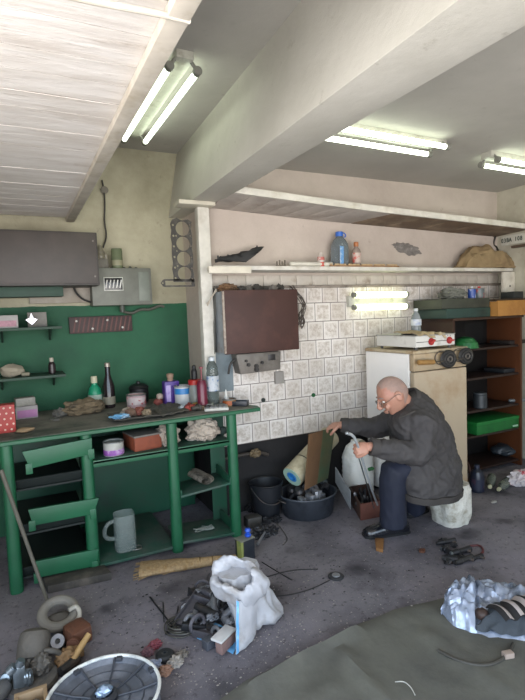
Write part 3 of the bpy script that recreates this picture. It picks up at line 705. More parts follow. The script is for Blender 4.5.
# ================================================================== TILED WALL, REFRIGERATOR, BOOKCASE
TW = -.018       # face of the tiles
a, b = W(226, 351, -.24), W(297, 290, -.24)
x0, x1, z0, z1 = a.x, b.x-.005, a.z-.02, b.z
t = thing('switch_cabinet', 'big red brown fronted cabinet hanging on the tiles by the post', 'cabinet', (x0, TW, z0))
MB().box((x0, -.225, z0), (x1, TW, z1), .004).build('carcass', M('#8f959a', .6, dirt='#6d6258', dsc=6), t)
MB().box((x0-.006, -.245, z0-.006), (x1+.006, -.226, z1+.006), .005).build('front_panel', M('#3f241e', .6, var=.2, sc=4, dirt='#4a2c25', dsc=5), t)
MB().box((x0-.012, -.248, z0+.0), (x0+.004, -.232, z1), .004).jitter(.004, 12, 3).build('edge_strip', M('#a89c90', .7, dirt='#5f4a40', dsc=16), t)
zt = z1+.0065
solo('rag_bundle', MB().blob((x0+.08, -.13, zt+.022), (.07,.05,.03), 70, .45, 2.2, 4, zt, True), M('#7d5f44', .9, dirt='#4d4036', dsc=14), 'brown rag bundle at left on top of the red brown cabinet', 'rag', (x0+.08,-.13,zt))
for k in range(6):
    x = x0+.19+k*.065
    solo('scrap_piece', MB().blob((x, -.12+.02*(k % 2), zt+.016), (.036,.03,.018+.007*(k % 3)), 80+k, .5, 2.6, 3, zt, True), M(('#4b4843','#6e6962','#3a3733')[k % 3], .7), 'dusty dark scrap lying on top of the red brown cabinet', 'scrap', (x,-.12,zt), 'scrap on the wall cabinet')
# wire bundles
def wires(name, label, px, n, r, Y, jit, seed, c):
    pts0 = [W(x, y, Y) for x, y in px]; rnd = random.Random(seed)
    t = thing(name, label, 'wires', pts0[-1])
    for k in range(n):
        pts = [q+V((rnd.uniform(-jit,jit), -rnd.uniform(0, .03), rnd.uniform(-jit,jit))) for q in pts0]
        MB().tube(pts, r, 6, 2).build('wire', c, t)
    return t
wires('wire_bundle', 'tangle of thin wires hanging right of the red brown cabinet', ((292,287),(300,297),(304,306),(297,316),(303,322),(298,330),(302,312)), 7, .003, -.07, .03, 3, M('#4a4038', .6))
wires('wire_bundle', 'bundle of grey cables hanging between post and red brown cabinet', ((215,288),(214,305),(213,325),(214,345),(212,365)), 6, .006, -.06, .012, 4, M('#55554f', .6))
wires('wire_bundle', 'short pale wires poking out of the red brown cabinet at upper left', ((215,290),(211,297),(207,305)), 3, .004, -.12, .008, 5, M('#b5ab9c', .6))
# grey painted patch behind + grey control box
solo('wall_panel', MB().box((W(208,395,-.03).x, -.032, W(220,392,-.03).z), (W(232,350,-.03).x, TW, W(225,345,-.03).z), .002), M('#7f8b90', .7, dirt='#566066', dsc=5), 'bluish grey painted board on the tiles below the switch cabinet', 'board', (1.32, TW, 1.0))
a, b = W(237, 375, -.13), W(281, 351, -.13)
ztop = min(b.z, z0-.008)
t = thing('control_box', 'grey steel control box with knobs under the red brown cabinet', 'control box', (a.x, TW, a.z))
MB().hexa([(a.x+.03,-.13,a.z),(b.x-.01,-.13,a.z+.01),(b.x-.01,-.019,a.z+.01),(a.x+.03,-.019,a.z),(a.x,-.13,ztop),(b.x,-.13,ztop),(b.x,-.019,ztop),(a.x,-.019,ztop)], .008).build('case', M('#77716a', .5, .2, dirt='#5d5750', dsc=7), t)
for u, v, r in ((.25,.45,.013),(.42,.35,.016),(.42,.18,.018),(.55,.5,.012),(.2,.65,.010)):
    q = V((a.x+u*(b.x-a.x), -.129, a.z+v*(ztop-a.z))); MB().cyl(q, q+V((0,-.02,0)), r, seg=16, bev=.003).build('knob', M('#2b2826', .4), t)
q = V((a.x+.78*(b.x-a.x), -.1315, a.z+.72*(ztop-a.z))); MB().box(q-V((.03,.002,.022)), q+V((.03,.003,.022)), .002).build('meter_plate', M('#2c2a2b', .3), t)
MB().tube([(a.x+.02,-.1,ztop-.03),(a.x-.04,-.11,ztop-.06),(a.x-.05,-.09,ztop-.14)], .009, 8, 2).build('cable', M('#3b3936', .6), t)
a, b = W(275, 384, -.03), W(283, 371, -.03)
solo('conduit_pipe', MB().box((a.x, -.045, a.z), (b.x, TW, b.z), .004), M('#8f8a84', .6), 'short grey duct below the right end of the control box', 'duct', (a.x, TW, a.z))
for x, y in ((263,400),(313,395)):
    p = W(x, y, TW); solo('wall_plug', MB().cyl(p, p+V((0,-.014,0)), .017, seg=16, bev=.004), M('#1f5b33' if x > 300 else '#26302a', .5), 'green round plug in the tiles %s' % ('left of the man, nearer his hand' if x > 300 else 'right of the bench top'), 'plug', p)

# ---- things on the narrow white shelf
def so(x, Y=-.11): q = W(x, 262, Y); q.z = SH+.0015; return q
# black torn car part
p = so(238, -.12); t = thing('car_part', 'jagged black plastic car part on the left of the white shelf', 'car part', p)
bl = MB(); pts = [W(x, y, -.12) for x, y in ((215,261),(222,259),(232,258),(242,257),(250,254),(257,250),(263,246.5))]
bl.tube(pts, [.012,.018,.026,.034,.03,.02,.005], 8, 2)
bl.jitter(.012, 25, 4); zmin = min(v.co.z for v in bl.bm.verts)
for v in bl.bm.verts: v.co.z = max(v.co.z, SH+.002)
bl.build('shell', M('#1d1d1f', .5), t)
fl_ = MB(); pts = [W(x, y, -.14) for x, y in ((215,262),(228,262.5),(246,263),(256,255))]
fl_.slab([pts[0]+V((0,0,.012)), pts[2]+V((0,0,.004)), pts[3], W(232,256,-.12)], .012, .003)
for v in fl_.bm.verts: v.co.z = max(v.co.z, SH+.002)
fl_.build('flange', M('#232325', .5), t)
for x, y in ((218,257),(228,256),(241,253),(257,247)):
    q = W(x, y, -.12); MB().cyl(q-V((0,0,.03)), q+V((0,0,.01)), .007, seg=8).build('lug', M('#2b2b2c', .5), t)
a, b = W(285, 262, -.1), W(327, 262.5, -.1)
solo('white_tube', MB().cyl((a.x, -.17, SH+.020), (b.x, -.17, SH+.020), .0165, seg=16, bev=.002), M('#cbc7bb', .5), 'white plastic tube lying on the white shelf left of bottles', 'tube', (a.x, -.1, SH))
for k in range(4):
    q = so(277+k*2.6, -.18); solo('small_bolt', MB().cyl(q, q+V((0,0,.035+.01*(k % 2))), .006, seg=8).cyl(q, q+V((0,0,.008)), .011, seg=6), M('#6b6357', .5, .4), 'small rusty bolt standing on the white shelf left of the tube', 'bolt', q, 'bolts on the white shelf')
q = so(321, -.16); bottle('small_bottle', 'small white bottle with red base band left of the blue capped bottle', q, [(.022,0),(.026,.004),(.026,.075),(.012,.095),(.011,.11)], M('#c3b9b2', .4), M('#b5463a', .4), [(.0275,.0),(.0275,.035),(.02,.036)], None, (.0265,.05,.075), M('#b9635a', .5, dirt='#d5ccc4', dsc=30))
q = so(340, -.09); t = bottle('water_canister', 'big clear water bottle with bright blue cap on the white shelf', q, [(.06,0),(.074,.01),(.074,.15),(.07,.185),(.048,.225),(.028,.245),(.026,.255)], M('#9aa5ab', .08, trans=.7, var=.05), M('#2f62b8', .4), [(.031,.25),(.031,.285),(.026,.288)])
MB().prism([(-.035,.02),(.0,.02),(.005,.16),(-.03,.165)], q+V((-.02,-.0745,0)), (1,0,0), (0,0,1), .003).build('blue_label', M('#5f95cc', .5, dirt='#d9e2ea', dsc=26), t)
MB().tube([q+V((.02,0,.283)), q+V((.05,-.01,.275)), q+V((.055,-.015,.25)), q+V((.035,-.01,.245))], .005, 8, 1).build('carry_ring', M('#2f62b8', .4), t)
q = so(356.5, -.10); bottle('spray_bottle', 'clear bottle with orange cap and red print beside the big water bottle', q, [(.032,0),(.036,.006),(.034,.07),(.036,.13),(.03,.15),(.016,.165),(.016,.175)], M('#b8a79c', .2, trans=.4), M('#a9683c', .5), [(.019,.172),(.02,.205),(.014,.21)], None, (.0365,.04,.12), M('#c4b3a8', .5, dirt='#b54f46', dsc=24, dlo=.5, dhi=.58))
a, b = so(329, -.185), so(398, -.185)
t = thing('folding_ruler', 'long row of tan wooden ruler sticks on the shelf before bottles', 'ruler', a)
MB().box((a.x, -.2, SH+.001), (b.x, -.185, SH+.012), .002).build('lower_stick', M('#94714f', .7, dirt='#6f5640', dsc=20), t)
n = 16
for k in range(n): MB().box((a.x+k*(b.x-a.x)/n+.003, -.199, SH+.0125), (a.x+(k+1)*(b.x-a.x)/n-.02*(k % 3 == 0), -.187, SH+.024), .002).build('link', M('#b09673', .7), t)
p = W(407, 249, -.004); mb = MB().blob((p.x, -.004, p.z), (.15,.012,.045), 8, .35, 2.4, 5, None, False, Matrix.Rotation(R(9), 3, 'Y')); mb.jitter(.012, 14, 6)
for v in mb.bm.verts: v.co.y = min(v.co.y, -.001)
solo('damp_patch', mb, M('#75706c', .9, dirt='#8d8782', dsc=30, bump=.5), 'ragged grey cement patch on the plaster right of the water bottle', 'patch', (p.x, -.001, p.z))
p = so(398, -.12); solo('plaster_flakes', MB().sheet(lambda u, v: (p.x+u*.18, -.17+v*.1, SH+.003+.012*abs(noise.noise(V((u*5, v*4, 2))))), 12, 8, .002), M('#c2bab0', .8), 'flaky pale paper scrap on the white shelf under the grey patch', 'paper', p)
# tan canvas heap on the shelf's right end
cv = MB(); rs = []
prof = ((460,266,.02),(465,256,.05),(472,249,.075),(485,246.5,.085),(497,248,.08),(505,254,.06),(513,260,.05),(523,267,.02))
for x, y, r in prof:
    c = W(x, 268, -.14); zt_ = W(x, y, -.14).z; ring = []
    for k in range(20):
        a = 2*PI*k/20; hh = max(.02, zt_-(SH+.003))
        q = V((c.x+.03*math.sin(3*a+x), -.115+.09*math.cos(a), SH+.004+hh*max(0, math.sin(a))*(1 if math.sin(a) > 0 else 0)))
        ring.append(q)
    rs.append(ring)
cv.rings(rs)
bmesh.ops.subdivide_edges(cv.bm, edges=cv.bm.edges[:], cuts=2, use_grid_fill=True)
for v in cv.bm.verts:
    n_ = noise.noise(v.co*9)+.5*noise.noise(v.co*22); v.co.y += .03*n_; v.co.z = max(SH+.002, v.co.z+(.10*(abs(noise.noise(v.co*7.5))-.22)+.05*(abs(noise.noise(v.co*17))-.25))*min(1, (v.co.z-SH)*25))
solo('canvas_cover', cv, M('#8d7858', .9, var=.25, sc=12, dirt='#7a6448', dsc=9, bump=.5), 'crumpled tan canvas cover heaped on the right end of white shelf', 'canvas', so(485), ang=45)
# framed plate with lettering on the right wall
MR = XR-.002
def RWp(x, y):
    r = ray(x, y); return CAM+r*((MR-CAM.x)/r.x)
p = RWp(511, 240)
t = thing('number_plate', 'white plate with dark green lettering high on the right wall', 'plate', p)
MB().box((MR-.012, p.y-.24, p.z-.045), (MR, p.y+.1, p.z+.045), .004).build('plate', M('#c9c7bb', .5, dirt='#a9a698', dsc=8), t)
for k_, ch_ in enumerate('03BA 108'):
  if ch_ != ' ':
    cu = bpy.data.curves.new('letter', 'FONT'); cu.body = ch_; cu.size = .056; cu.extrude = .001; cu.offset = .0012; cu.align_x = 'CENTER'; cu.align_y = 'CENTER'
    o = bpy.data.objects.new('tmp', cu); COL.objects.link(o); bpy.context.view_layer.update()
    me = bpy.data.meshes.new_from_object(o.evaluated_get(bpy.context.evaluated_depsgraph_get())); bpy.data.objects.remove(o)
    me.transform(Matrix.Translation((-.0135, .085-.029*k_, 0)) @ Matrix.Rotation(R(-90), 4, 'Z') @ Matrix.Rotation(R(90), 4, 'X') @ Matrix.Scale(.8, 4, (1,0,0)))
    link('letter', me, M('#2f3d36', .5), t, p, 0, False)
q = RWp(499, 240); solo('wall_hook', MB().tube([(MR-.01,q.y,q.z+.06),(MR-.05,q.y,q.z+.04),(MR-.05,q.y+.03,q.z-.05),(MR-.012,q.y+.02,q.z-.06),(MR-.012,q.y,q.z-.11)], .009, 8, 2), M('#37342f', .5, .4), 'black iron hook on the right wall beside the plate', 'hook', (MR, q.y, q.z))
solo('wall_batten', MB().box((MR-.04, -1.6, p.z-.085), (MR, p.y-.03, p.z-.062), .003), M('#5c4b3e', .7), 'dark wooden batten on the right wall below the plate', 'batten', (MR, p.y, p.z-.085))
solo('wall_board', MB().box((MR-.03, -1.4, 1.55), (MR, p.y-.2, p.z-.09), .003), M('#8b7d74', .75, dirt='#5a4840', dsc=6), 'brownish upright board on the right wall at the picture edge', 'board', (MR, -.6, 1.55))

# ---- refrigerator with its rusty cream body
FX0, FX1, FY0, FY1, FZ = 2.61, 3.166, -.65, -.09, 1.19
t = thing('refrigerator', 'old cream white refrigerator behind the seated man', 'refrigerator', (FX0, FY0, 0))
frm = M('#efece8', .35, var=.05, sc=3, dirt='#cfc5b4', dsc=3, dlo=.62, dhi=.8)  # body colour whitened to carry the daylight on its left side
MB().box((FX0, FY0+.055, .03), (FX1, FY1, FZ-.025), .012).build('cabinet_body', frm, t)
MB().box((FX0-.006, FY0-.004, FZ-.025), (FX1+.006, FY1, FZ), .008).build('top_board', M('#b7a88c', .55, dirt='#8d6d48', dsc=7), t)
MB().box((FX0+.004, FY0+.0, .09), (FX1-.004, FY0+.05, FZ-.16), .014).build('door', M('#b5a48c', .4, var=.08, sc=3, dirt='#a0876a', dsc=3), t)
MB().box((FX0+.004, FY0+.003, FZ-.155), (FX1-.004, FY0+.05, FZ-.026), .008).build('top_panel', M('#b5a184', .5, dirt='#8f7247', dsc=9), t)
MB().box((FX0+.02, FY0+.05, .03), (FX1-.02, FY0+.06, FZ-.03), .002).build('door_seal', M('#7a7268', .6), t)
for x in (FX0+.05, FX1-.05):
    for y in (FY0+.1, FY1-.05): MB().cyl((x, y, 0), (x, y, .032), .02, seg=12).build('foot', black, t)
# hob
a = W(379, 343, FY0+.03)
HX0, HX1, HY0, HY1 = 2.64, 3.04, FY0+.005, -.20
t = thing('gas_hob', 'white two burner table gas hob on top of the refrigerator', 'gas hob', (HX0, HY0, FZ))
wh = M('#cfcdc6', .35, var=.08, dirt='#a9a59a', dsc=7, dlo=.6, dhi=.8)
MB().box((HX0, HY0, FZ+.022), (HX1, HY1, FZ+.105), .006).build('case', wh, t)
MB().box((HX0-.004, HY0-.004, FZ+.105), (HX1+.004, HY1, FZ+.112), .003).build('top_rim', M('#a3a19a', .4, dirt='#6d675c', dsc=8), t)
MB().box((HX0+.004, HY0-.002, FZ+.058), (HX1-.004, HY0+.002, FZ+.063), .0005).build('front_groove', M('#57544e', .5), t)
for u in (.37, .84):
    q = V((HX0+u*(HX1-HX0), HY0-.001, FZ+.06))
    k = MB().cyl(q, q+V((0,-.012,0)), .027, seg=24, bev=.003).build('knob', M('#a32e2e', .4), t)
    MB().box(q+V((-.007,-.03,-.025)), q+V((.007,-.011,.025)), .004, Matrix.Rotation(R(60 if u < .5 else 90), 3, 'Y')).build('knob_grip', M('#b53a38', .4), k)
    for dx in (-.012, .014): MB().cyl(q+V((dx,.001,.035)), q+V((dx,-.002,.035)), .0035, seg=8).build('mark', M('#3a3836', .5), t)
for x in (HX0+.03, HX1-.03):
    for y in (HY0+.03, HY1-.03): MB().cyl((x,y,FZ+.0005), (x,y,FZ+.023), .012, seg=12).build('foot', M('#4b4a48', .6), t)
for x in (HX0+.12, HX1-.12):
    q = V((x, (HY0+HY1)/2, FZ+.112)); MB().lathe(q, [(.045,0),(.045,.006),(.03,.012),(.001,.013)], seg=20).build('burner', black, t)
# cardboard flaps on the hob, bottle, green lid
solo('cardboard_sheet', MB().sheet(lambda u, v: (HX0-.01+u*.20, HY0-.01+v*.24, FZ+.127+.02*noise.noise(V((u*3, v*3, 4)))-(.05 if v < .06 else 0)*u*.8+.012*v), 16, 12, .004), M('#b5a27f', .85, dirt='#8f7a55', dsc=10), 'bent tan cardboard sheet lying on the left of the gas hob', 'cardboard', (HX0, HY0, FZ+.113))
solo('cardboard_sheet', MB().sheet(lambda u, v: (HX0+.21+u*.09, HY0-.012+v*.16, FZ+.121+.012*noise.noise(V((u*3, v*3, 9)))-(.045 if v < .07 else 0)*u), 12, 10, .003), M('#bdac8c', .85, dirt='#97825e', dsc=10), 'small cardboard flap hanging over the hob front between knobs', 'cardboard', (HX0+.2, HY0, FZ+.113))
q = V((W(416, 320, -.36).x, -.36, FZ+.1255)); 
bottle('plastic_bottle', 'clear plastic bottle with white label standing on the hob', q, [(.035,0),(.04,.008),(.038,.05),(.04,.1),(.03,.14),(.014,.16),(.014,.17)], M('#b5bdc0', .1, trans=.65, var=.05), M('#cdd2d4', .4), [(.017,.166),(.017,.186),(.013,.188)], None, (.0405,.05,.1), M('#cfd3d8', .5, dirt='#7f90b5', dsc=30))
# pie iron with two round plates hung on the front
yF = FY0-.012
t = thing('pie_iron', 'round twin grid pan with wooden handle hung on the refrigerator front', 'grid pan', (W(440, 361, yF).x, yF, W(440, 361, yF).z))
a, b = W(418, 362.5, yF-.03), W(434, 362, yF-.03)
MB().cyl(a, b, .019, seg=14, bev=.005).build('handle', M('#a37b45', .6, dirt='#7d5a30', dsc=15), t)
MB().tube([b, W(446,361,yF-.03), W(470,358,yF-.03)], .005, 8).build('rod', M('#6d675e', .4, .7), t)
for x, y, s_ in ((448.5, 359, 1), (466, 356, .95)):
    c = W(x, y, yF-.03)
    d = MB().lathe(c, [(.001,-.012),(.06*s_,-.012),(.07*s_,0),(.06*s_,.008),(.001,.010)], ax=(-.25,-1,0), seg=28).build('plate', M('#2c2b2a', .5, .4), t)
    MB().torus(c+V((0,-.014,0)), .042*s_, .005, ax=(-.25,-1,0)).build('ring', M('#4a4846', .4, .6), d)
    MB().torus(c+V((0,-.016,0)), .018*s_, .006, ax=(-.25,-1,0)).build('hub_ring', M('#6d6862', .4, .6), d)
    c2 = W(x-7, y-1, yF-.012); MB().torus(c2, .052*s_, .004, ax=(-.3,-1,0)).build('wire_ring', M('#5d574e', .4, .6), t)

# ---- bookcase on the right
CY0, CY1, CZ = -.40, -.025, 1.385
CX0, CX1 = W(453, 310, CY0).x, W(522, 310, CY0).x
cab_wood = M('#3a2215', .5, var=.3, sc=3, dirt='#2c1b11', dsc=4)
cab_shade = M('#0c0908', .6, var=.3, sc=4)  # shade inside the bookcase put into a near-black colour
t = thing('bookcase', 'dark brown open bookcase against the wall right of the refrigerator', 'bookcase', (CX0, CY0, 0))
MB().box((CX0, CY0, 0), (CX0+.022, CY1, CZ), .003).build('side_panel', cab_wood, t)
MB().box((CX1-.022, CY0, 0), (CX1, CY1, CZ), .003).build('side_panel', M('#522d16', .45, var=.25, sc=3), t)
MB().box((CX0-.01, CY0-.012, CZ), (CX1+.01, CY1, CZ+.022), .003).build('top_board', cab_wood, t)
MB().box((CX0+.022, CY1-.012, .02), (CX1-.022, CY1, CZ), .002).build('back_panel', cab_shade, t)
shz = [.06]+[W(490, y, CY0+.02).z for y in (433, 408, 376, 347)]
for z in shz: MB().box((CX0+.022, CY0+.02, z-.02), (CX1-.022, CY1-.012, z), .003).build('shelf', M('#2a1913', .5, var=.3, sc=4), t)  # shelf colour also darkened to carry the interior shade
MB().box((CX0+.15, CY0+.008, shz[4]+.002), (CX0+.38, CY0+.005, CZ-.02), .001).build('glass_pane', M('#20262a', .03, alpha=.05, var=0), t)
TOPZ = CZ+.0225
def cx(x, Y): return W(x, 320, Y).x
a = W(427, 308, CY0+.02).x
t = thing('tool_case', 'flat dark green box on top of the bookcase, lower of two', 'case', (3.4, -.35, TOPZ))
MB().box((3.22, CY0+.0, TOPZ), (3.75, -.06, TOPZ+.082), .006).build('box_body', M('#27403a', .5, dirt='#1d2d2a', dsc=6), t)
t = thing('tool_case', 'flat olive grey box on top of the bookcase, upper of two', 'case', (3.4, -.35, TOPZ+.083))
MB().box((3.17, CY0+.0, TOPZ+.0825), (3.74, -.07, TOPZ+.165), .006).build('box_body', M('#3c3f35', .55, dirt='#2b2d27', dsc=6), t)
z = TOPZ+.1655
solo('grey_rag', MB().blob((3.45, -.25, z+.04), (.13,.10,.06), 90, .35, 1.8, 4, z, True), M('#6f7068', .9, bump=.4), 'grey green rag heap on the boxes over the bookcase', 'rag', (3.45,-.25,z))
for x, c1, c2, lb in ((3.60, '#2f4d94', '#c9ccd4', 'blue and white small tin on the boxes, left of the red lid'), (3.69, '#5d6668', '#b52f2b', 'small grey tin with a red lid beside the blue tin')):
    q = V((x, -.33, z)); can('small_tin', lb, q, .034 if x < 3.65 else .045, .085, M(c1, .4, dirt=c2, dsc=20), None, None, None, M(c2, .4), 'tin')
q = V((3.635, -.46, z))
t = thing('drawer_box', 'light wooden drawer on top of the bookcase at right', 'drawer', (3.9, -.35, TOPZ))
yw = M('#a8773a', .6, var=.25, sc=4, dirt='#8a5d2c', dsc=5)
x0, x1, y0, y1 = 3.77, 4.2, CY0-.06, -.06
MB().box((x0,y0,TOPZ), (x1,y0+.015,TOPZ+.135), .002).build('front_board', yw, t)
MB().box((x0,y0+.015,TOPZ), (x0+.012,y1,TOPZ+.13), .002).build('side_board', yw, t)
MB().box((x1-.012,y0+.015,TOPZ), (x1,y1,TOPZ+.13), .002).build('side_board', yw, t)
MB().box((x0+.012,y0+.015,TOPZ), (x1-.012,y1,TOPZ+.008), .001).build('bottom_board', yw, t)
solo('dark_plank', MB().box((x0+.02,y0+.03,TOPZ+.1365), (x1+.0,y1-.1,TOPZ+.15), .002, Matrix.Rotation(R(-3),3,'Z')), M('#40301f', .7), 'dark thin plank lying across the light wooden drawer', 'plank', (x0,y0,TOPZ+.1365))
solo('dark_box', MB().box((4.06,y0+.06,TOPZ+.1515), (4.19,y0+.2,TOPZ+.215), .006), M('#2d302e', .5), 'small dark box on the plank over the wooden drawer', 'box', (4.12,y0+.1,TOPZ+.15))
# in the bookcase
def ins(x, Y, z): q = W(x, 400, Y); q.z = z+.0005; return q
q = ins(466, -.30, shz[4])
t = thing('bowl', 'upturned green bowl in the bookcase beside the gas hob', 'bowl', q)
MB().lathe(q, [(.105,0),(.11,.004),(.1,.05),(.07,.085),(.03,.1),(.001,.102)], seg=28).build('shell', M('#2f7a43', .35, dirt='#235c33', dsc=8), t)
q = ins(480, -.32, shz[2])
bottle('grey_canister', 'dark grey cylindrical canister on the middle bookcase shelf', q, [(.055,0),(.06,.006),(.06,.12),(.055,.128)], M('#3b4044', .4, .3), M('#4c5256', .4), [(.056,.128),(.056,.136),(.05,.138)], cat='canister')
q = ins(500, -.25, shz[1])
t = thing('shoe_box', 'bright green flat carton on the lower bookcase shelf', 'carton', q)
a, b = W(477, 432, -.38), W(521, 416, -.38)
MB().box((a.x+.0, -.38, shz[1]+.0005), (b.x-.03, -.09, shz[1]+.1), .004).build('box_body', M('#15662b', .5, dirt='#115024', dsc=7), t)
MB().box((a.x-.004, -.384, shz[1]+.085), (b.x-.026, -.086, shz[1]+.112), .003).build('lid', M('#187030', .5), t)
MB().box((b.x-.12, -.3865, shz[1]+.015), (b.x-.05, -.38, shz[1]+.03), .001).build('paper_label', M('#9fc0a2', .5), t)
q = ins(505, -.23, .06); solo('dark_pouch', MB().blob(q+V((-.03,0,.055)), (.13,.11,.055), 95, .2, 1.4, 4, .0605), M('#2b3238', .5, dirt='#1d2226', dsc=6), 'dark blue grey pouch on the bottom bookcase shelf', 'pouch', q)
for k, (x, z, c_, lb) in enumerate(((500,shz[3],'#23262a','flat black tool case on the bookcase shelf over the grey canister'), (506,shz[4],'#2a2320','brown book lying on the upper bookcase shelf'))):
    q = ins(x, -.22, z); solo('flat_case', MB().box(q+V((-.1,-.12,0)), q+V((.13,.1,.035)), .004), M(c_, .5), lb, 'case', q)
q = ins(517, -.33, shz[2]); solo('metal_tool', MB().cyl(q+V((-.09,.02,.016)), q+V((.06,-.04,.016)), .0155, seg=12, bev=.003), M('#8f979c', .35, .7), 'shiny metal rod end on the middle bookcase shelf at right', 'tool', q)
# on the floor before the bookcase
q = Z(477, 491); t = bottle('oil_canister', 'dark navy plastic oil bottle on the floor before the bookcase', q, [(.05,0),(.056,.008),(.056,.13),(.045,.165),(.02,.185),(.019,.2)], M('#1a2030', .35), M('#23283a', .4), [(.022,.197),(.022,.22),(.018,.222)], None, (.0565,.03,.11), M('#20263a', .5, dirt='#4d2730', dsc=14))
rm = Matrix.Rotation(R(-62), 4, 'Z')
for k, (x, y, lb) in enumerate(((486,484,'clear glass bottle lying on floor behind the navy oil bottle'), (499,487,'shiny clear bottle lying nearest, right of the navy oil bottle'), (506,483,'clear bottle lying rightmost before the bookcase'))):
    q = Z(x, y); q.y -= .05; t = thing('clear_bottle', lb, 'bottle', q)
    T = Matrix.Translation(q+V((0,0,.037))) @ Matrix.Rotation(R(-55-k*14), 4, 'Z') @ Matrix.Rotation(R(90), 4, 'X')
    MB().lathe((0,0,0), [(.028,-.12),(.036,-.115),(.036,.05),(.014,.1),(.013,.13)]).move(T).build('bottle_body', M('#8a8f84', .08, trans=.6, var=.05), t)
    MB().lathe((0,0,0), [(.016,.125),(.016,.145),(.012,.147)]).move(T).build('cap', M('#a8a383', .4), t)
q = Z(521, 486); solo('plastic_bag', MB().blob(q+V((.06,.02,.055)), (.17,.08,.07), 98, .4, 1.8, 5, .002, True), M('#c9bfc0', .5, dirt='#b5444f', dsc=7, dlo=.52, dhi=.56), 'white and red plastic bag on the floor at the right edge', 'bag', q+V((.06,0,0)))
q = Z(466, 484); solo('cable_hoop', MB().torus(q+V((0,.0,.10)), .085, .009, ax=(.35,-1,.1)).jitter(.006, 9, 4), M('#4a2f28', .6), 'dark reddish cable hoop standing behind the navy oil bottle', 'cable', q)
# ================================================================== FLOOR
# green floor mat with wrinkles
def inpoly(x, y, P):
    r = False; j = len(P)-1
    for i in range(len(P)):
        if (P[i][1] > y) != (P[j][1] > y) and x < (P[j][0]-P[i][0])*(y-P[i][1])/(P[j][1]-P[i][1])+P[i][0]: r = not r
        j = i
    return r
edge = [Z(x, y) for x, y in ((205,712),(245,684),(300,655),(345,632),(395,612),(440,601),(490,592),(545,583))]
mm = MB(); N = 40
def mat_pt(u, v):
    k = u*(len(edge)-1); i = min(int(k), len(edge)-2); e = lerp(edge[i], edge[i+1], k-i)
    far = V((e.x*.3+.7*(.4+u*2.6), -3.6, 0)); p = lerp(e, far, v)
    z = .006+.007*(noise.noise(p*2.2)+1)+.006*abs(noise.noise(p*6+V((3,1,0))))
    q = Z(250,690); r_ = Z(380,622)
    for a, b, h, w_ in ((Z(255,690), Z(352,634), .028, .035), (Z(345,660), Z(385,706), .018, .03), (Z(430,640), Z(500,690), .014, .04), (Z(300,720), Z(330,690), .012, .03)):
        d = (b-a); t_ = max(0, min(1, (p-a).dot(d)/d.length_squared)); dist = (p-(a+d*t_)).length
        z += h*math.exp(-(dist/w_)**2)
    p.z = z+.002*noise.noise(p*9) if v > 0 else .005
    p.x += .012*noise.noise(p*5); p.y += .012*noise.noise(p*6)
    return p
mm.sheet(mat_pt, 70, 50, .004)
mt = M('#66655d', .9, var=.25, sc=5, dirt='#4b4a46', dsc=3, dlo=.4, dhi=.7, bump=.3)
solo('floor_mat', mm, mt, 'large wrinkled olive green mat spread on the concrete floor', 'mat', Z(400, 660))

iron = M('#3d3c3d', .5, .5, var=.4, sc=14, dirt='#5b4a3e', dsc=10)
steel = M('#8c8d93', .4, .5, var=.35, sc=14, dirt='#4d443d', dsc=9)
dark = M('#232327', .5, .2, var=.4, sc=14)
rust = M('#6b4330', .75, .1, var=.35, sc=12, dirt='#3f2f28', dsc=10, bump=.4)

# ---- wheel cover in the foreground
c = Z(104, 691, .10); c.z = .0
R0 = (Z(158, 690, .10)-Z(50, 690, .10)).length/2
t = thing('ribbed_lid', 'round ribbed grey cover with a white rim at the bottom edge', 'lid', c)
h = .10
MB().lathe(c, [(R0*.9,0),(R0*.985,.01),(R0*.985,h-.01),(R0*.93,h-.02),(R0*.9,h-.028),(R0*.3,h-.035),(.001,h-.035)], seg=64).build('dish', M('#5a5e68', .6, var=.3, sc=10, dirt='#767983', dsc=6), t)
MB().torus(c+V((0,0,h-.006)), R0*.985, .007, seg=72).build('rim', M('#d8d8d4', .35, dirt='#8a8a88', dsc=14), t)
for k in range(9):
    a = 2*PI*k/9+.5; d = V((math.cos(a), math.sin(a), 0))
    MB().tube([c+d*R0*.22+V((0,0,h-.03)), c+d*R0*.6+V((0,0,h-.026)), c+d*R0*.95+V((0,0,h-.012))], [.004,.004,.006], 8).build('rib', M('#43464f', .5), t)
for rr in (.45, .7): MB().torus(c+V((0,0,h-.031)), R0*rr, .0035, seg=56, k=6).build('ring_rib', M('#43464f', .5), t)
hb = MB().lathe(c+V((0,0,h-.035)), [(.05,0),(.05,.02),(.035,.03),(.03,.02),(.001,.02)], seg=24).build('hub', M('#2d2f36', .4), t)
MB().blob(c+V((.0,0,h+.0)), (.03,.022,.02), 12, .4, 2, 3).build('hub_cap', M('#9fb4cf', .25, .6, var=.4, sc=30), hb)
for k in range(7):
    a = 2*PI*k/7+.2; d = V((math.cos(a), math.sin(a), 0)); q = c+d*R0*.93
    MB().box(q+V((-.012,-.012,h-.018)), q+V((.012,.012,h-.003)), .003, Matrix.Rotation(a, 3, 'Z')).build('clip', M('#3d3f46', .5), t)

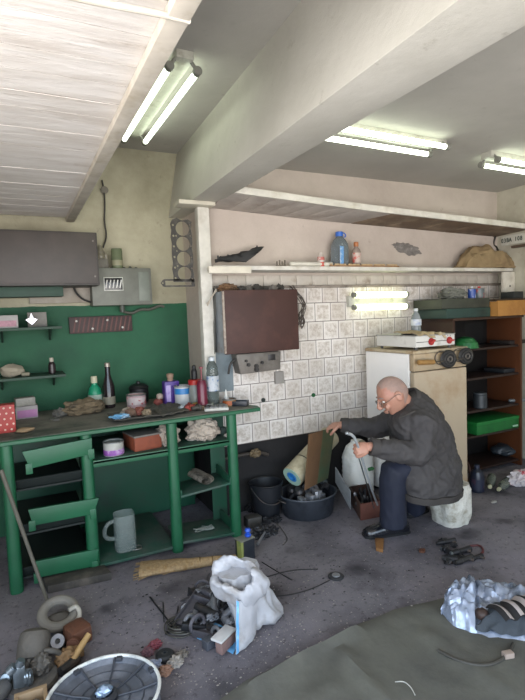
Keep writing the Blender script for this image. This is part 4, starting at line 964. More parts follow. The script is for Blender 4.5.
# ---- motor, ring, rusty gearbox, hammer at the left
p = Z(37, 672); t = thing('electric_motor', 'grey dusty electric motor standing on the floor at lower left', 'motor', p)
gm = M('#5b5650', .75, .1, var=.3, sc=12, dirt='#3f3b37', dsc=8, bump=.3)
ax = V((.12, .35, .5)).normalized()
b0 = p+V((-.02,.02,.06))
MB().lathe(b0, [(.05,0),(.078,.01),(.080,.03),(.080,.10),(.072,.13),(.05,.145),(.02,.15)], ax=ax, seg=28).build('housing', gm, t)
for k in range(8):
    a = 2*PI*k/8; m = axis(ax); o = m @ V((.05*math.cos(a), .05*math.sin(a), 0))
    MB().cyl(b0+o-ax*.028, b0+o+ax*.012, .011, seg=8).build('stud', gm, t)
MB().blob(b0+V((.045,-.07,-.0)), (.05,.045,.055), 14, .45, 2, 4, .002).build('terminal_cover', gm, t)
MB().blob(b0+V((-.045,-.06,-.015)), (.04,.035,.05), 15, .4, 2, 4, .002).build('bracket', gm, t)
t.scale = (.82,)*3
MB().tube([b0+V((.06,-.03,.05)), b0+V((.11,-.04,.04)), b0+V((.14,-.02,.0)), b0+V((.14,-.02,-.05))], .014, 10, 2).build('cable_gland', gm, t)
q = Z(60, 630); t = thing('rubber_ring', 'thick grey ring tilted on the floor behind the motor', 'ring', q)
MB().torus(q+V((0,.02,.075)), .075, .024, ax=(.05,-.45,1), seg=36, k=12).build('ring_body', M('#77726a', .75, var=.2, sc=9, dirt='#56514a', dsc=9), t)
MB().tube([q+V((.045,-.015,.095)), q+V((.085,.0,.10)), q+V((.095,-.04,.07)), q+V((.07,-.06,.05))], .011, 8, 2).build('pale_clamp', M('#a39d92', .6), t)
MB().blob(q+V((0,.03,.03)), (.08,.06,.035), 16, .3, 2, 3, .001).build('support_block', gm, t)
q = Z(79, 646); t = thing('gearbox', 'rusty brown cast gearbox beside the hammer handle', 'gearbox', q)
MB().box(q+V((-.055,-.02,.001)), q+V((.05,.09,.085)), .022, Matrix.Rotation(R(20),3,'Z')).jitter(.008, 14, 3).build('casting', rust, t)
MB().cyl(q+V((-.02,-.03,.045)), q+V((-.03,-.055,.045)), .03, seg=18, bev=.005).build('boss', rust, t)
q = Z(58, 652); solo('gear_wheel', MB().lathe(q+V((0,0,.05)), [(.012,-.012),(.03,-.012),(.034,0),(.03,.012),(.012,.012)], ax=(.1,-.8,.6), seg=20, closed=True).blob(q+V((0,.03,.02)), (.035,.03,.022), 3, .2, 2, 3, .001), steel, 'small dark gear wheel between the motor and the gearbox', 'gear', q)
q = Z(69, 662); solo('rusty_casting', MB().blob(q+V((0,0,.03)), (.055,.04,.032), 18, .4, 2, 4, .001), M('#7d6040', .75, dirt='#5a4434', dsc=10), 'yellowish rusty lump on the floor under the gearbox', 'casting', q)
a, b = Z(71, 664, .02), Z(89, 634, .09)
t = thing('hammer', 'hammer with a light wooden handle leaning on the gearbox', 'hammer', Z(71, 664))
MB().tube([a, lerp(a,b,.5)+V((0,0,.004)), b], [.013,.0145,.013], 12, 1).build('handle', M('#a98757', .6, dirt='#85683f', dsc=14), t)
hd = a-(b-a).normalized()*.012; s_ = V((.8,.6,0))
MB().cyl(hd-s_*.05+V((0,0,.008)), hd+s_*.05+V((0,0,.008)), .02, seg=12, bev=.004).build('head', iron, t)
q = Z(32, 683); t = thing('rubber_pad', 'flat dark grey rubber pad under the motor', 'pad', q)
MB().lathe(q, [(.1,0),(.105,.008),(.1,.024),(.07,.026),(.06,.02),(.001,.02)], seg=32).build('pad_body', M('#4c4a49', .8, dirt='#66625d', dsc=10), t)
q = Z(30, 700); t = thing('wooden_crate_edge', 'small light wooden crate at the bottom left corner', 'crate', q)
a = Z(14, 697, .08); b = Z(48, 697, .08)
crw = M('#a08769', .7, dirt='#7d6548', dsc=9)
MB().box((a.x, a.y-.01, .001), (b.x, a.y+.01, .085), .003).build('front_board', crw, t)
MB().box((a.x, a.y-.2, .001), (a.x+.015, a.y-.01, .085), .003).build('side_board', crw, t)
MB().box((b.x-.015, a.y-.2, .001), (b.x, a.y-.01, .085), .003).build('side_board', crw, t)
MB().box((a.x+.015, a.y-.2, .001), (b.x-.015, a.y-.01, .012), .002).build('floor_board', crw, t)
q = V(((a.x+b.x)/2, a.y-.09, .0125)); solo('crate_filling', MB().blob(q+V((0,0,.035)), (.05,.06,.036), 19, .35, 2.4, 4, .013, True), M('#57504a', .7), 'grey brown rag stuffed in the small wooden crate', 'rag', q)
q = Z(21, 690); q.z = 0; t = thing('carburettor', 'shiny silver carburettor on the floor left of motor', 'carburettor', q)
al = M('#8b949b', .3, .75, var=.35, sc=18, dirt='#4d5158', dsc=12)
MB().box(q+V((-.025,-.02,.0)), q+V((.02,.02,.11)), .01).jitter(.006, 18, 2).build('body_casting', al, t)
MB().cyl(q+V((-.04,-.005,.095)), q+V((-.015,-.01,.115)), .02, seg=16, bev=.004).cyl(q+V((0,-.01,.11)), q+V((.01,-.012,.135)), .017, seg=14, bev=.003).build('throttle_barrel', al, t)
MB().blob(q+V((.03,-.01,.05)), (.02,.022,.035), 22, .4, 2, 3).build('float_bowl', al, t)
q = Z(7, 692); t = thing('steel_funnel', 'greyish cone shaped steel part at the lower left edge', 'funnel', q)
MB().lathe(q+V((-.03,-.06,.035)), [(.012,-.1),(.02,-.09),(.034,.02),(.03,.05)], ax=(.35,.6,.12), seg=22).build('cone', M('#6f7073', .45, .5, var=.3, sc=12), t)
MB().lathe(q+V((.0,.0,.06)), [(.022,-.01),(.024,0),(.018,.012),(.001,.014)], ax=(-.3,-.9,.4), seg=18).build('disc_end', al, t)

# ---- straw broom
a, b = Z(236, 559, .02), Z(140, 570, .02)
t = thing('straw_broom', 'straw hand broom lying on the floor in front of the bench', 'broom', (a+b)/2-V((0,0,.02)))
straw = M('#a88d68', .8, var=.4, sc=60, dirt='#86683d', dsc=40)
u = (b-a).normalized(); s_ = u.cross(V((0,0,1)))
L = (b-a).length
bd = MB()
rs = []
for k in range(13):
    f = k/12; w_ = .026+.085*max(0, f-.25); hh = .024+.006*math.sin(f*3); c = a+u*L*f
    rs.append([V((c.x, c.y, .024))+s_*(w_*math.cos(q))+V((0,0,hh*math.sin(q)*.98)) for q in (2*PI*i/18 for i in range(18))])
bd.rings(rs)
bd.jitter(.004, 40, 2); 
for v in bd.bm.verts: v.co.z = max(v.co.z, .001)
bd.build('straw_bundle', straw, t)
rnd = random.Random(5)
st = MB()
for k in range(90):
    f0 = rnd.uniform(.25, .9); w0 = rnd.uniform(-1, 1); c = a+u*L*f0+s_*w0*(.024+.085*max(0,f0-.25)); f1 = min(1.06, f0+rnd.uniform(.15,.35)); c1 = a+u*L*f1+s_*w0*(.026+.10*max(0,f1-.25))
    st.tube([V((c.x,c.y,.03+.014*(1-abs(w0)))), V((c1.x,c1.y,.012+.02*(1-abs(w0))*rnd.random()))], .0022, 4)
o = st.build('loose_straws', straw, t); o['kind'] = 'stuff'
for f in (.12, .25, .38):
    c = a+u*L*f; MB().torus(V((c.x,c.y,.024)), .029+.02*max(0,f-.3), .0035, ax=u, seg=22, k=6).build('binding', M('#6f552f', .7), t)

# ---- tin with a blue cap next to the bench
p = Z(246, 560); p.z = 0
t = thing('oil_tin', 'dark rectangular tin with a bright blue cap behind the white sack', 'tin', p)
T = Matrix.Translation(p) @ Matrix.Rotation(R(12), 4, 'Z') @ Matrix.Translation(-p)
MB().box(p+V((-.05,-.03,.001)), p+V((.05,.04,.135)), .006).move(T).build('tin_body', M('#2c3037', .4, .2, dirt='#3d4148', dsc=8), t)
MB().box(p+V((-.0515,-.031,.002)), p+V((-.035,.02,.134)), .003).move(T).build('yellow_edge', M('#8f9450', .5, dirt='#3a6a45', dsc=12), t)
MB().box(p+V((-.052,-.032,.135)), p+V((.052,.042,.142)), .002).move(T).build('top_plate', M('#8a8a80', .4, .3), t)
MB().lathe(p+V((.022,0,.142)), [(.012,0),(.02,.006),(.02,.018),(.011,.022),(.013,.03),(.02,.038),(.016,.05),(.001,.053)], seg=18).move(T).build('cap', M('#2a5bd0', .35), t)

# ---- white woven sack lying open
sackm = NT('woven_white_sack'); tt = sackm
tt.b.inputs['Roughness'].default_value = .55
tt.color(tt.mix(tt.ramp(tt.noise(7, 5, .6), .5, .72), tt.mix(tt.ramp(tt.noise(3), .35, .65), lin('#a0a0a5'), lin('#b6b6bb')), lin('#857e79')))
tt.bump(tt.noise(60, 2), .25, .004); sackm = tt.m
blue = M('#5f9fd0', .5, var=.15, sc=9, dirt='#9cc3dc', dsc=10)
A = Z(222, 630); A.z = 0
t = thing('white_sack', 'open white woven sack with blue stripes spilling scrap metal on floor', 'sack', Z(250, 630))
def sackrow(xl, yl, xr, yr, Y0, Y1, bulge):
    return (W(xl, yl, Y0), W(xr, yr, Y1), bulge)
# body: stacked loops from the floor to the neck
body = MB(); rs = []
c0 = Z(258, 622)
levels = [(0.004, .105, .085, .0, .0), (.05, .118, .105, -.005, .0), (.11, .118, .105, -.02, .0), (.17, .115, .10, -.045, .0), (.23, .112, .095, -.07, .0), (.29, .10, .09, -.09, .0)]
for z, rx, ry, dx, dy in levels:
    ring = []
    for k in range(40):
        a = 2*PI*k/40; n_ = noise.noise(V((math.cos(a)*1.6, math.sin(a)*1.6, z*7)))
        f = 1+.2*n_+.06*math.sin(5*a+z*25)+.03*math.sin(9*a-z*40)
        # floor corner pulled out to the right
        pull = .07*max(0, math.cos(a+.35))**6*max(0, 1-z/.09)
        ring.append(V((c0.x+dx+(rx*f+pull)*math.cos(a)*1.0, c0.y+.03+dy+ry*f*math.sin(a), z)))
    rs.append(ring)
body.rings(rs, cap=True)
bmesh.ops.subdivide_edges(body.bm, edges=body.bm.edges[:], cuts=1, smooth=.5, use_grid_fill=True)
for v in body.bm.verts:
    v.co += V(noise.noise_vector(V((v.co.x*15, v.co.y*15, v.co.z*6))))*.02+V(noise.noise_vector(V((v.co.x*26+v.co.z*14, v.co.y*26, v.co.z*9-v.co.x*8))))*.014+V(noise.noise_vector(v.co*30))*.005; v.co.z = max(v.co.z, .002)
body.build('sack_body', sackm, t, ang=55)
# rolled cuff at the mouth, opening towards the left
mc = W(238, 580, c0.y-.03); axm = V((-.42, -.30, .86)).normalized()
cu = MB(); m4 = Matrix.Translation(mc) @ axis(axm)
prof = [(.085,-.075),(.118,-.07),(.134,-.035),(.132,.02),(.118,.058),(.100,.062),(.088,.03),(.078,-.05)]
rs = []
for r, hgt in prof:
    ring = []
    for k in range(44):
        a = 2*PI*k/44; n_ = noise.noise(V((math.cos(a)*2, math.sin(a)*2, hgt*20+3)))
        ring.append(m4 @ V((r*(1+.16*n_)*math.cos(a)*1.05, r*(1+.16*n_)*math.sin(a)*.72, hgt+.016*math.sin(3*a+1)+.008*math.sin(7*a))))
    rs.append(ring)
cu.rings(rs, cap=False, loop=True); bmesh.ops.subdivide_edges(cu.bm, edges=cu.bm.edges[:], cuts=1, smooth=.6, use_grid_fill=True); cu.jitter(.012, 18, 4).jitter(.009, 42, 7)
cuff = cu.build('rolled_mouth', sackm, t, ang=80)
inn = MB().lathe((0,0,0), [(.001,-.045),(.088,-.04),(.088,-.03)], seg=24).move(m4 @ Matrix.Diagonal((1.05,.74,1,1)))
inn.build('inside', M('#5f6672', .8, dirt='#8a8d96', dsc=9), cuff)
# lower flap on the floor with blue edging
def flap(u, v):
    a = lerp(W(236, 600, c0.y-.12), Z(236, 656), v); b = lerp(W(258, 602, c0.y-.105), Z(256, 636), v)
    p = lerp(a, b, u); n_ = noise.noise(V((u*3, v*4, 7)))
    return (p.x+.008*n_, p.y-.015*math.sin(u*PI)+.01*n_, max(p.z, .004)+.004*n_+.003)
MB().sheet(flap, 10, 24, .003).build('side_flap', sackm, t)
def strip(u, v):
    q = V(flap(.03+u*.10, v)); q.y -= .004; q.x -= .003; return q
MB().sheet(strip, 3, 24, .002).build('blue_stripe', blue, t)
def lip(u, v):
    a = lerp(Z(197, 640), Z(233, 656), u); b = lerp(Z(214, 626), Z(243, 640), u); p = lerp(a, b, v)
    n_ = noise.noise(V((u*4, v*3, 2))); return (p.x, p.y, .004+.006*(1+n_)+.012*v)
MB().sheet(lip, 18, 8, .002).build('lower_lip', blue, t)
b0 = m4 @ V((-.10, -.02, .0))

# scrap metal heap: every piece an object
scr = M('#5d5a60', .55, .35, var=.35, sc=12, dirt='#403a38', dsc=8)
rnd = random.Random(11); hp = Z(212, 622)
def scrap_at(k, x, y, z0, kind):
    p = Z(x, y); a = rnd.uniform(0, PI); d = V((math.cos(a), math.sin(a), rnd.uniform(-.05,.35))).normalized()
    m = MB(); L = rnd.uniform(.045, .10)
    c = V((p.x, p.y, z0))
    if kind == 0: m.lathe(c, [(.013,-L),(.018,-L),(.018,L),(.013,L)], ax=d, seg=14, closed=True)
    elif kind == 1: m.box(c-V((L,.017,.012)), c+V((L,.017,.012)), .003, axis(d).to_3x3() @ Matrix.Rotation(R(90),3,'Y'))
    elif kind == 2: m.torus(c, L*.45, .009, ax=d.cross(V((.3,.2,1))), seg=18)
    elif kind == 3:
        q = axis(d).to_3x3()
        m.box(c-V((.02,.003,L)), c+V((.02,.003,L)), .001, q).box(c+V((.017,-.02,-L)), c+V((.023,.02,L)), .001, q, c)
    else: m.blob(c, (L*.6,.022,.02), k, .5, 2.2, 3, None, True)
    lo = min(v.co.z for v in m.bm.verts)
    if lo < .002: m.move(Matrix.Translation((0,0,.002-lo)))
    mt_ = (steel, iron, steel, scr, dark, scr, scr, steel)[k % 8]
    solo('scrap_metal', m, mt_, 'greasy dark metal scrap in the heap before the open sack', 'scrap', (c.x,c.y,0), 'scrap metal heap by the sack')
k = 0
for (x, y, z0) in [(202,612,.02),(210,606,.03),(218,604,.05),(224,610,.06),(228,618,.05),(214,616,.05),(206,620,.03),(200,626,.02),(208,630,.02),(218,626,.05),(226,628,.04),(212,610,.08),(220,615,.09),(206,612,.07),(200,618,.04),(215,622,.08),(196,610,.015),(222,620,.10),(210,600,.02),(204,604,.02),(216,598,.03),(230,612,.08),(198,634,.012),(222,606,.09),(213,628,.06),(207,624,.07),(219,610,.07),(203,598,.015),(212,594,.015),(192,604,.012),(188,612,.012),(196,622,.04),(190,628,.012),(200,606,.06),(206,604,.08),(198,598,.03),(194,634,.012),(226,604,.07),(190,618,.012),(232,632,.05),(234,622,.07),(224,638,.02),(216,640,.015),(205,638,.012),(230,604,.09),(208,590,.012),(220,594,.03)]:
    scrap_at(k, x, y, z0, k % 5); k += 1
q = W(219, 612, -1.32)
solo('metal_bush', MB().lathe(W(217, 613, hp.y), [(.016,-.03),(.024,-.03),(.024,.03),(.016,.03)], ax=(.2,-.8,.55), seg=22, closed=True), steel, 'short open steel bush sticking out of the scrap heap', 'bush', hp)
q = Z(209, 648); solo('square_tube', MB().box(q+V((-.024,-.02,.002)), q+V((.024,.025,.045)), .003, Matrix.Rotation(R(15),3,'Z')).box(q+V((-.017,-.024,.01)), q+V((.017,-.018,.038)), .001, Matrix.Rotation(R(15),3,'Z'), q), M('#5c5f68', .5, .4), 'grey square steel socket at the front of the scrap heap', 'socket', q)
q = Z(226, 650); t = thing('brick_offcut', 'brick reddish block with one white side at the sack mouth', 'brick', q)
T = Matrix.Translation(q) @ Matrix.Rotation(R(32), 4, 'Z') @ Matrix.Translation(-q)
MB().box(q+V((-.055,-.022,.016)), q+V((.055,.018,.066)), .004).jitter(.003, 30, 2).move(T).build('brick_body', M('#7d6460', .8, dirt='#5c4542', dsc=16, bump=.4), t)
MB().box(q+V((-.056,-.02,.066)), q+V((.056,.04,.078)), .003).move(T).build('white_face', M('#c9c6c4', .7), t)

# wire coil, wheel and small bits left of the sack
q = Z(180, 630); t = thing('wire_coil', 'coil of old grey wire lying left of the scrap heap', 'coil', q)
for k in range(7): MB().torus(q+V((rnd.uniform(-.01,.01), rnd.uniform(-.01,.01), .008+k*.004)), .028+.008*((k*3) % 7), .0034, ax=(rnd.uniform(-.15,.15), rnd.uniform(-.15,.15), 1), seg=36, k=6).build('wire_turn', M('#54524c', .5, .4), t)
for a0, b0_, r in (((150,597),(171,624),.004),((163,602),(164,622),.003),((178,606),(176,622),.003),((166,634),(178,617),.006)):
    a, b = Z(*a0, .006), Z(*b0_, .02); a.z = r+.001
    solo('steel_rod', MB().tube([a, b], r, 8), dark, {150:'long thin dark rod pointing at the wire coil from behind',163:'short upright looking thin rod behind the wire coil',178:'short thin rod right behind the wire coil',166:'thick short rod at the left of the wire coil'}[a0[0]], 'rod', a)
q = Z(187, 611); solo('white_fragment', MB().blob(q+V((0,0,.02)), (.03,.02,.02), 33, .3, 2, 3, .001), M('#b3b6be', .5), 'bluish white plastic fragment behind the wire coil', 'fragment', q)
q = Z(165, 659); t = thing('caster_wheel', 'small black rubber wheel lying flat near the ribbed cover', 'wheel', q)
MB().lathe(q, [(.014,.0),(.032,0),(.041,.008),(.041,.022),(.032,.03),(.014,.03)], seg=32, closed=True).build('tyre', M('#26282c', .6), t)
MB().lathe(q, [(.006,.004),(.026,.004),(.026,.026),(.006,.03)], seg=24, closed=True).build('hub', M('#35383d', .4), t)
for k, (x, y, r, c_, nm, lb) in enumerate(((155,648,.026,'#7b3a44','cloth_ball','dark red knotted cloth ball left of the black wheel'),(148,655,.024,'#6e4d55','cloth_ball','pinkish brown cloth ball, leftmost beside the black wheel'),(154,669,.028,'#8b93a8','plastic_scrap','bluish crumpled plastic in front of the small black wheel'),(165,674,.026,'#8c6a58','paper_ball','brownish paper scrap in front of the small black wheel'),(176,666,.028,'#9a938c','paper_ball','pale folded paper right of the small black wheel'),(182,657,.022,'#6f675f','paper_ball','grey torn paper right behind the pale folded one'))):
    q = Z(x, y); solo(nm, MB().blob(q+V((0,0,r*.6)), (r*1.15,r,r*.75), 40+k, .45, 2, 4, .001, True), M(c_, .7, var=.35, sc=25), lb, 'scrap', q)
# litter: crumbs of plaster nobody could count
def chips(name, label, centers, n, seed, c, smin, smax):
    rnd = random.Random(seed); m = MB()
    for _ in range(n):
        cx_, cy_, sx, sy = rnd.choice(centers); x = rnd.gauss(cx_, sx); y = rnd.gauss(cy_, sy)
        if y < 505: continue
        p = Z(x, y); s_ = rnd.uniform(smin, smax)
        zz = .012 if inpoly(p.x, p.y, [(e.x, e.y) for e in edge]+[(5,-4),(0,-4)]) else 0
        if p.y > -.42: continue
        m.blob(p+V((0,0,zz+s_*.3)), (s_*rnd.uniform(.6,1.6), s_, s_*.4), rnd.randint(0,99), .4, 2, 1)
    solo(name, m, M(c, .8), label, 'litter', Z(*centers[0][:2]), None, 'stuff')
chips('floor_litter', 'scattered pale plaster crumbs over the concrete floor', [(150,620,30,18),(275,640,18,10),(330,580,60,30),(120,600,30,15),(190,675,25,10),(400,640,60,30),(450,560,40,20),(300,610,30,18)], 420, 3, '#9a948f', .0018, .0045)
chips('floor_litter', 'dark dirt crumbs scattered across the concrete floor', [(150,610,40,25),(330,570,60,25),(270,590,30,15),(400,580,50,25),(240,560,20,10)], 160, 9, '#2a2829', .002, .006)

# ---- junk tub, roll, panel in the middle back
c = Z(308, 512); c.z = 0
t = thing('metal_tub', 'dark oval zinc tub full of engine parts, left of man', 'tub', c)
tubm = M('#3d4149', .5, .4, var=.3, sc=8, dirt='#25272c', dsc=6, bump=.3)
TR = (W(333, 500, c.y)-W(283, 500, c.y)).length/2*.97
def oval(z, r): return [V((c.x+r*1.0*math.cos(2*PI*k/40), c.y+r*.92*math.sin(2*PI*k/40), z)) for k in range(40)]
tb_ = MB().rings([oval(0.002,TR*.86), oval(.008,TR*.88), oval(.15,TR*.99), oval(.158,TR*1.02), oval(.164,TR*1.0), oval(.15,TR*.965), oval(.02,TR*.85)], cap=True)
tb_.build('tub_wall', tubm, t)
MB().tube(oval(.16, TR*1.01), .007, 8, loop=True).build('rim', M('#565b63', .45, .5), t)
for s_ in (-1, 1): MB().tube([V((c.x+s_*TR*1.0, c.y-.05, .13)), V((c.x+s_*(TR+.03), c.y-.04, .145)), V((c.x+s_*(TR+.03), c.y+.04, .145)), V((c.x+s_*TR*1.0, c.y+.05, .13))], .006, 8, 2).build('handle', iron, t)
# engine parts in the tub
rnd = random.Random(21); lst = []
parts = [(-.08,-.07,'b'),(-.035,-.09,'b'),(.012,-.085,'b'),(.05,-.06,'b'),(-.1,0,'s'),(.09,-.02,'s'),(.07,.05,'g'),(.02,.03,'g'),(-.05,.0,'c'),(.1,.06,'s'),(-.06,.07,'c'),(.0,.1,'s'),(.06,.1,'g')]
for k, (dx, dy, kd) in enumerate(parts):
    p = c+V((dx*TR/.17, dy*TR/.17, .115+.02*(k % 3))); m = MB(); pc = p.copy()
    if kd == 'b': m.box(p-V((.02,.028,.045)), p+V((.02,.028,.035)), .006, Matrix.Rotation(rnd.uniform(-.4,.4),3,'Z')).box(p+V((-.012,-.034,-.02)), p+V((.012,.03,.04)), .003, Matrix.Rotation(rnd.uniform(-.3,.3),3,'Z'))
    elif kd == 's': m.cyl(p-V((.05,.01,.02)), p+V((.04,.02,.03)), .011, seg=12, bev=.003).cyl(p+V((.02,.0,.0)), p+V((.045,.015,.02)), .02, seg=12, bev=.003)
    elif kd == 'g': m.lathe(p+V((0,0,.02)), [(.014,-.012),(.034,-.012),(.037,0),(.034,.012),(.014,.012)], ax=(rnd.uniform(-.6,.6),-.6,.7), seg=22, closed=True)
    else: m.lathe(p, [(.028,-.04),(.032,-.03),(.032,.03),(.02,.045),(.001,.046)], ax=(rnd.uniform(-.5,.5),-.3,.9), seg=20)
    m.move(Matrix.Translation(pc) @ Matrix.Scale(1.25, 4) @ Matrix.Translation(-pc))
    solo('engine_part', m, {'b':M('#9a9ba0', .35, .5, var=.4, sc=18, dirt='#4b4a4b', dsc=14),'s':dark,'g':steel,'c':iron}[kd], 'oily metal engine part piled in the dark oval tub', 'engine part', p, 'engine parts in the tub')
# roll of lining paper / linoleum leaning
a = W(292, 477, c.y+.02); b = W(330, 436, -.11); u = (b-a).normalized()
a.z = max(a.z, .2)
t = thing('linoleum_roll', 'thick roll of pale patterned linoleum leaning behind the tub', 'roll', (a.x, a.y, 0))
RR = .084
MB().lathe(a, [(RR*.5,.004),(RR*.97,0),(RR,.01),(RR,(b-a).length),(RR*.5,(b-a).length)], ax=u, seg=36, closed=True).build('outer_roll', M('#b5aa8e', .6, var=.25, sc=14, dirt='#8d8264', dsc=16), t)
MB().lathe(a-u*.002, [(RR*.52,0),(RR*.94,-.001),(RR*.94,.006),(RR*.52,.006)], ax=u, seg=36, closed=True).build('pale_end', M('#a3bfae', .6, var=.15), t)
MB().lathe(a, [(RR*.36,-.004),(RR*.52,-.003),(RR*.52,.25),(RR*.36,.25)], ax=u, seg=30, closed=True).build('blue_core', M('#2f7fc4', .5, var=.2), t)
MB().lathe(a+u*.15, [(RR+.001,0),(RR+.003,.002),(RR+.003,.008),(RR+.001,.01)], ax=u, seg=36, closed=True).build('string_tie', M('#4a4438', .7), t)
# panel held by the man
p1, p2, p3, p4 = W(304, 490, c.y-.10), W(327, 478, c.y+.0), W(334, 427, c.y+.03), W(308.5, 434, c.y-.10)
t = thing('fibreboard', 'brown fibreboard panel with green painted stripe held upright by man', 'panel', p1)
MB().slab([p1, lerp(p1,p2,.52), lerp(p4,p3,.52), p4], .010, .002).build('bare_half', M('#6d4f33', .75, var=.3, sc=6, dirt='#523a27', dsc=6), t)
MB().slab([lerp(p1,p2,.523), p2, p3, lerp(p4,p3,.523)], .010, .002).build('painted_half', M('#4d4f32', .65, var=.3, sc=6, dirt='#2f4a34', dsc=5, dlo=.4, dhi=.6), t)
for f0, f1, c_ in ((.53,.60,'#2c4632'), (.80,.85,'#7d7650')):
    n_ = (p2-p1).cross(p4-p1).normalized()*-.001
    MB().slab([lerp(p1,p2,f0)+n_, lerp(p1,p2,f1)+n_, lerp(p4,p3,f1)+n_, lerp(p4,p3,f0)+n_], .002, .0003).build('stripe', M(c_, .6), t)
# black bucket and dark junk left of the tub
q = Z(262, 512); q.y = -.17; t = thing('black_bucket', 'black plastic bucket in the shade left of the linoleum roll', 'bucket', q)
MB().lathe(q, [(.09,0),(.095,.006),(.125,.25),(.13,.256),(.125,.262),(.118,.255),(.09,.02),(.001,.02)], seg=32).build('pail', M('#1b1d22', .45), t)
MB().tube([q+V((-.125,0,.24)), q+V((-.09,-.1,.15)), q+V((0,-.14,.12)), q+V((.09,-.1,.15)), q+V((.125,0,.24))], .005, 8, 2).build('bail', iron, t)
for k, (x, y, r, kd, lb) in enumerate(((253,526,.05,'box','grey dirty metal box in the dark left of the tub'),(266,524,.03,'blob','knobbly dark casting in front of the black bucket'),(277,522,.028,'blob','small greasy casting between the bucket and the tub'),(262,537,.05,'blob','black greasy rag lump behind the blue capped tin'),(272,534,.035,'blob','dark oily lump on floor right of the black rag'),(252,511,.04,'blob','dark dusty lump beside the rear bench leg'))):
    q = Z(x, y)
    m = MB().box(q+V((-.055,-.04,.001)), q+V((.055,.04,.075)), .008) if kd == 'box' else MB().blob(q+V((0,0,r*.7)), (r*1.3,r,r*.9), 60+k, .5, 2.2, 4, .001, True)
    solo('dark_casting' if k != 3 else 'oily_rag', m, M('#4f4c48', .5, .3, dirt='#2a292a', dsc=10) if kd == 'box' else dark, lb, 'junk', q)
q = Z(247, 545); a = Z(268, 543, .03)
solo('grey_chisel', MB().tube([Z(265,532,.05), Z(257,545,.012)], [.007,.01], 8), steel, 'short grey steel chisel lying across the black rag', 'chisel', Z(257,545))
solo('thin_wire', MB().tube([Z(x, y, .004) for x, y in ((262,512),(275,521),(285,533),(288,540),(283,545))], .0025, 6, 2), M('#5d5a55', .5, .4), 'thin bent wire on the floor in front of the tub', 'wire', Z(285,540))
q = W(265, 455, .0); 
t = thing('valve_pipe', 'dusty pipe with a valve running along the dark wall base', 'pipe', (1.5, -.06, .45))
MB().tube([(1.30,-.05,.45),(1.5,-.06,.46),(1.62,-.05,.45),(1.68,-.05,.42)], .013, 10, 1).build('pipe_run', M('#3b342e', .6), t)
MB().blob((1.56,-.075,.46), (.045,.03,.03), 66, .4, 2, 4).build('valve', M('#6d5d45', .6, .2), t)
q = Z(329, 500); q.y += .1; t = bottle('glass_jar', 'grey glass jar standing between the tub and the box', q, [(.045,0),(.05,.006),(.05,.13),(.04,.15),(.04,.17)], M('#6f7a7d', .2, trans=.35), M('#565d60', .4), [(.043,.165),(.043,.18),(.04,.183)], cat='jar')
# tin-lined wooden box with tools, right of the tub
f0, f1 = Z(360, 520), Z(381, 516)      # front bottom corners
t = thing('tool_box', 'open rusty wooden tool box at the feet of the man', 'tool box', (f0+f1)/2)
d = Z(342, 488)-f0; d.z = 0; d = d.normalized()*min(d.length, .36); hgt = V((0,0,.12))
bw = M('#4a3128', .75, var=.3, sc=9, dirt='#2a2120', dsc=8)
wv = (f1-f0)
MB().slab([f0, f1, f1+hgt, f0+hgt], .014, .003).build('front_board', M('#6d4034', .75, var=.3, sc=9, dirt='#402a24', dsc=10), t)
MB().slab([f0+d, f1+d, f1+d+hgt, f0+d+hgt], .014, .003).build('back_board', bw, t)
MB().slab([f0, f0+d, f0+d+hgt, f0+hgt], .012, .003).build('side_board', bw, t)
MB().slab([f1+d, f1, f1+hgt, f1+d+hgt], .012, .003).build('side_board', bw, t)
MB().slab([f0+V((0,0,.004)), f1+V((0,0,.004)), f1+d+V((0,0,.004)), f0+d+V((0,0,.004))], .008, .001).build('bottom_board', dark, t)
l0, l1, l2, l3 = W(336,482,f0.y+d.y*.85), W(351,509,f0.y+d.y*.3), W(351,491,f0.y+d.y*.28), W(336,467,f0.y+d.y*.83)
MB().slab([l0, l1, l2, l3], .008, .002).build('open_lid', M('#85888a', .55, .2, var=.25, sc=8, dirt='#5f5f60', dsc=8), t)
rnd = random.Random(4)
for k in range(9):
    p = f0+wv*(.15+.085*k)+d*rnd.uniform(.25,.75); p.z = .02
    e = p+V((rnd.uniform(-.04,.04), rnd.uniform(-.08,.08), rnd.uniform(.05,.12)))
    solo('hand_tool', MB().tube([p, e], .008, 8).blob(e, (.014,.012,.02), k, .3, 2, 2), (iron, steel, dark)[k % 3], 'dark greasy hand tool lying in the open tool box', 'tool', p, 'tools in the wooden box')
# white jug-like sack behind
q = W(358, 480, -.17); q.z = 0
t = thing('plastic_canister', 'white ribbed plastic canister with green mark behind the tool box', 'canister', (q.x, q.y, 0))
cm = M('#ecece6', .5, var=.08, sc=6, dirt='#c5c6be', dsc=6)
cz = W(357, 440, q.y).z
MB().lathe((q.x,q.y,0), [(.10,.001),(.115,.01)]+[(.115+.004*(k % 2), .03+k*.018) for k in range(int((cz-.16)/.018))]+[(.112,cz-.12),(.085,cz-.05),(.05,cz-.02),(.045,cz)], seg=32, sq=2.6).build('can_body', cm, t)
MB().torus((q.x-.0,q.y-.07,cz-.05), .05, .014, ax=(.3,-.9,.2), seg=24).build('handle', M('#8d8a72', .5), t)
MB().blob((q.x+.04,q.y-.112,cz-.22), (.04,.012,.016), 71, .3, 2, 3).build('green_mark', M('#3f7d4a', .6), t)

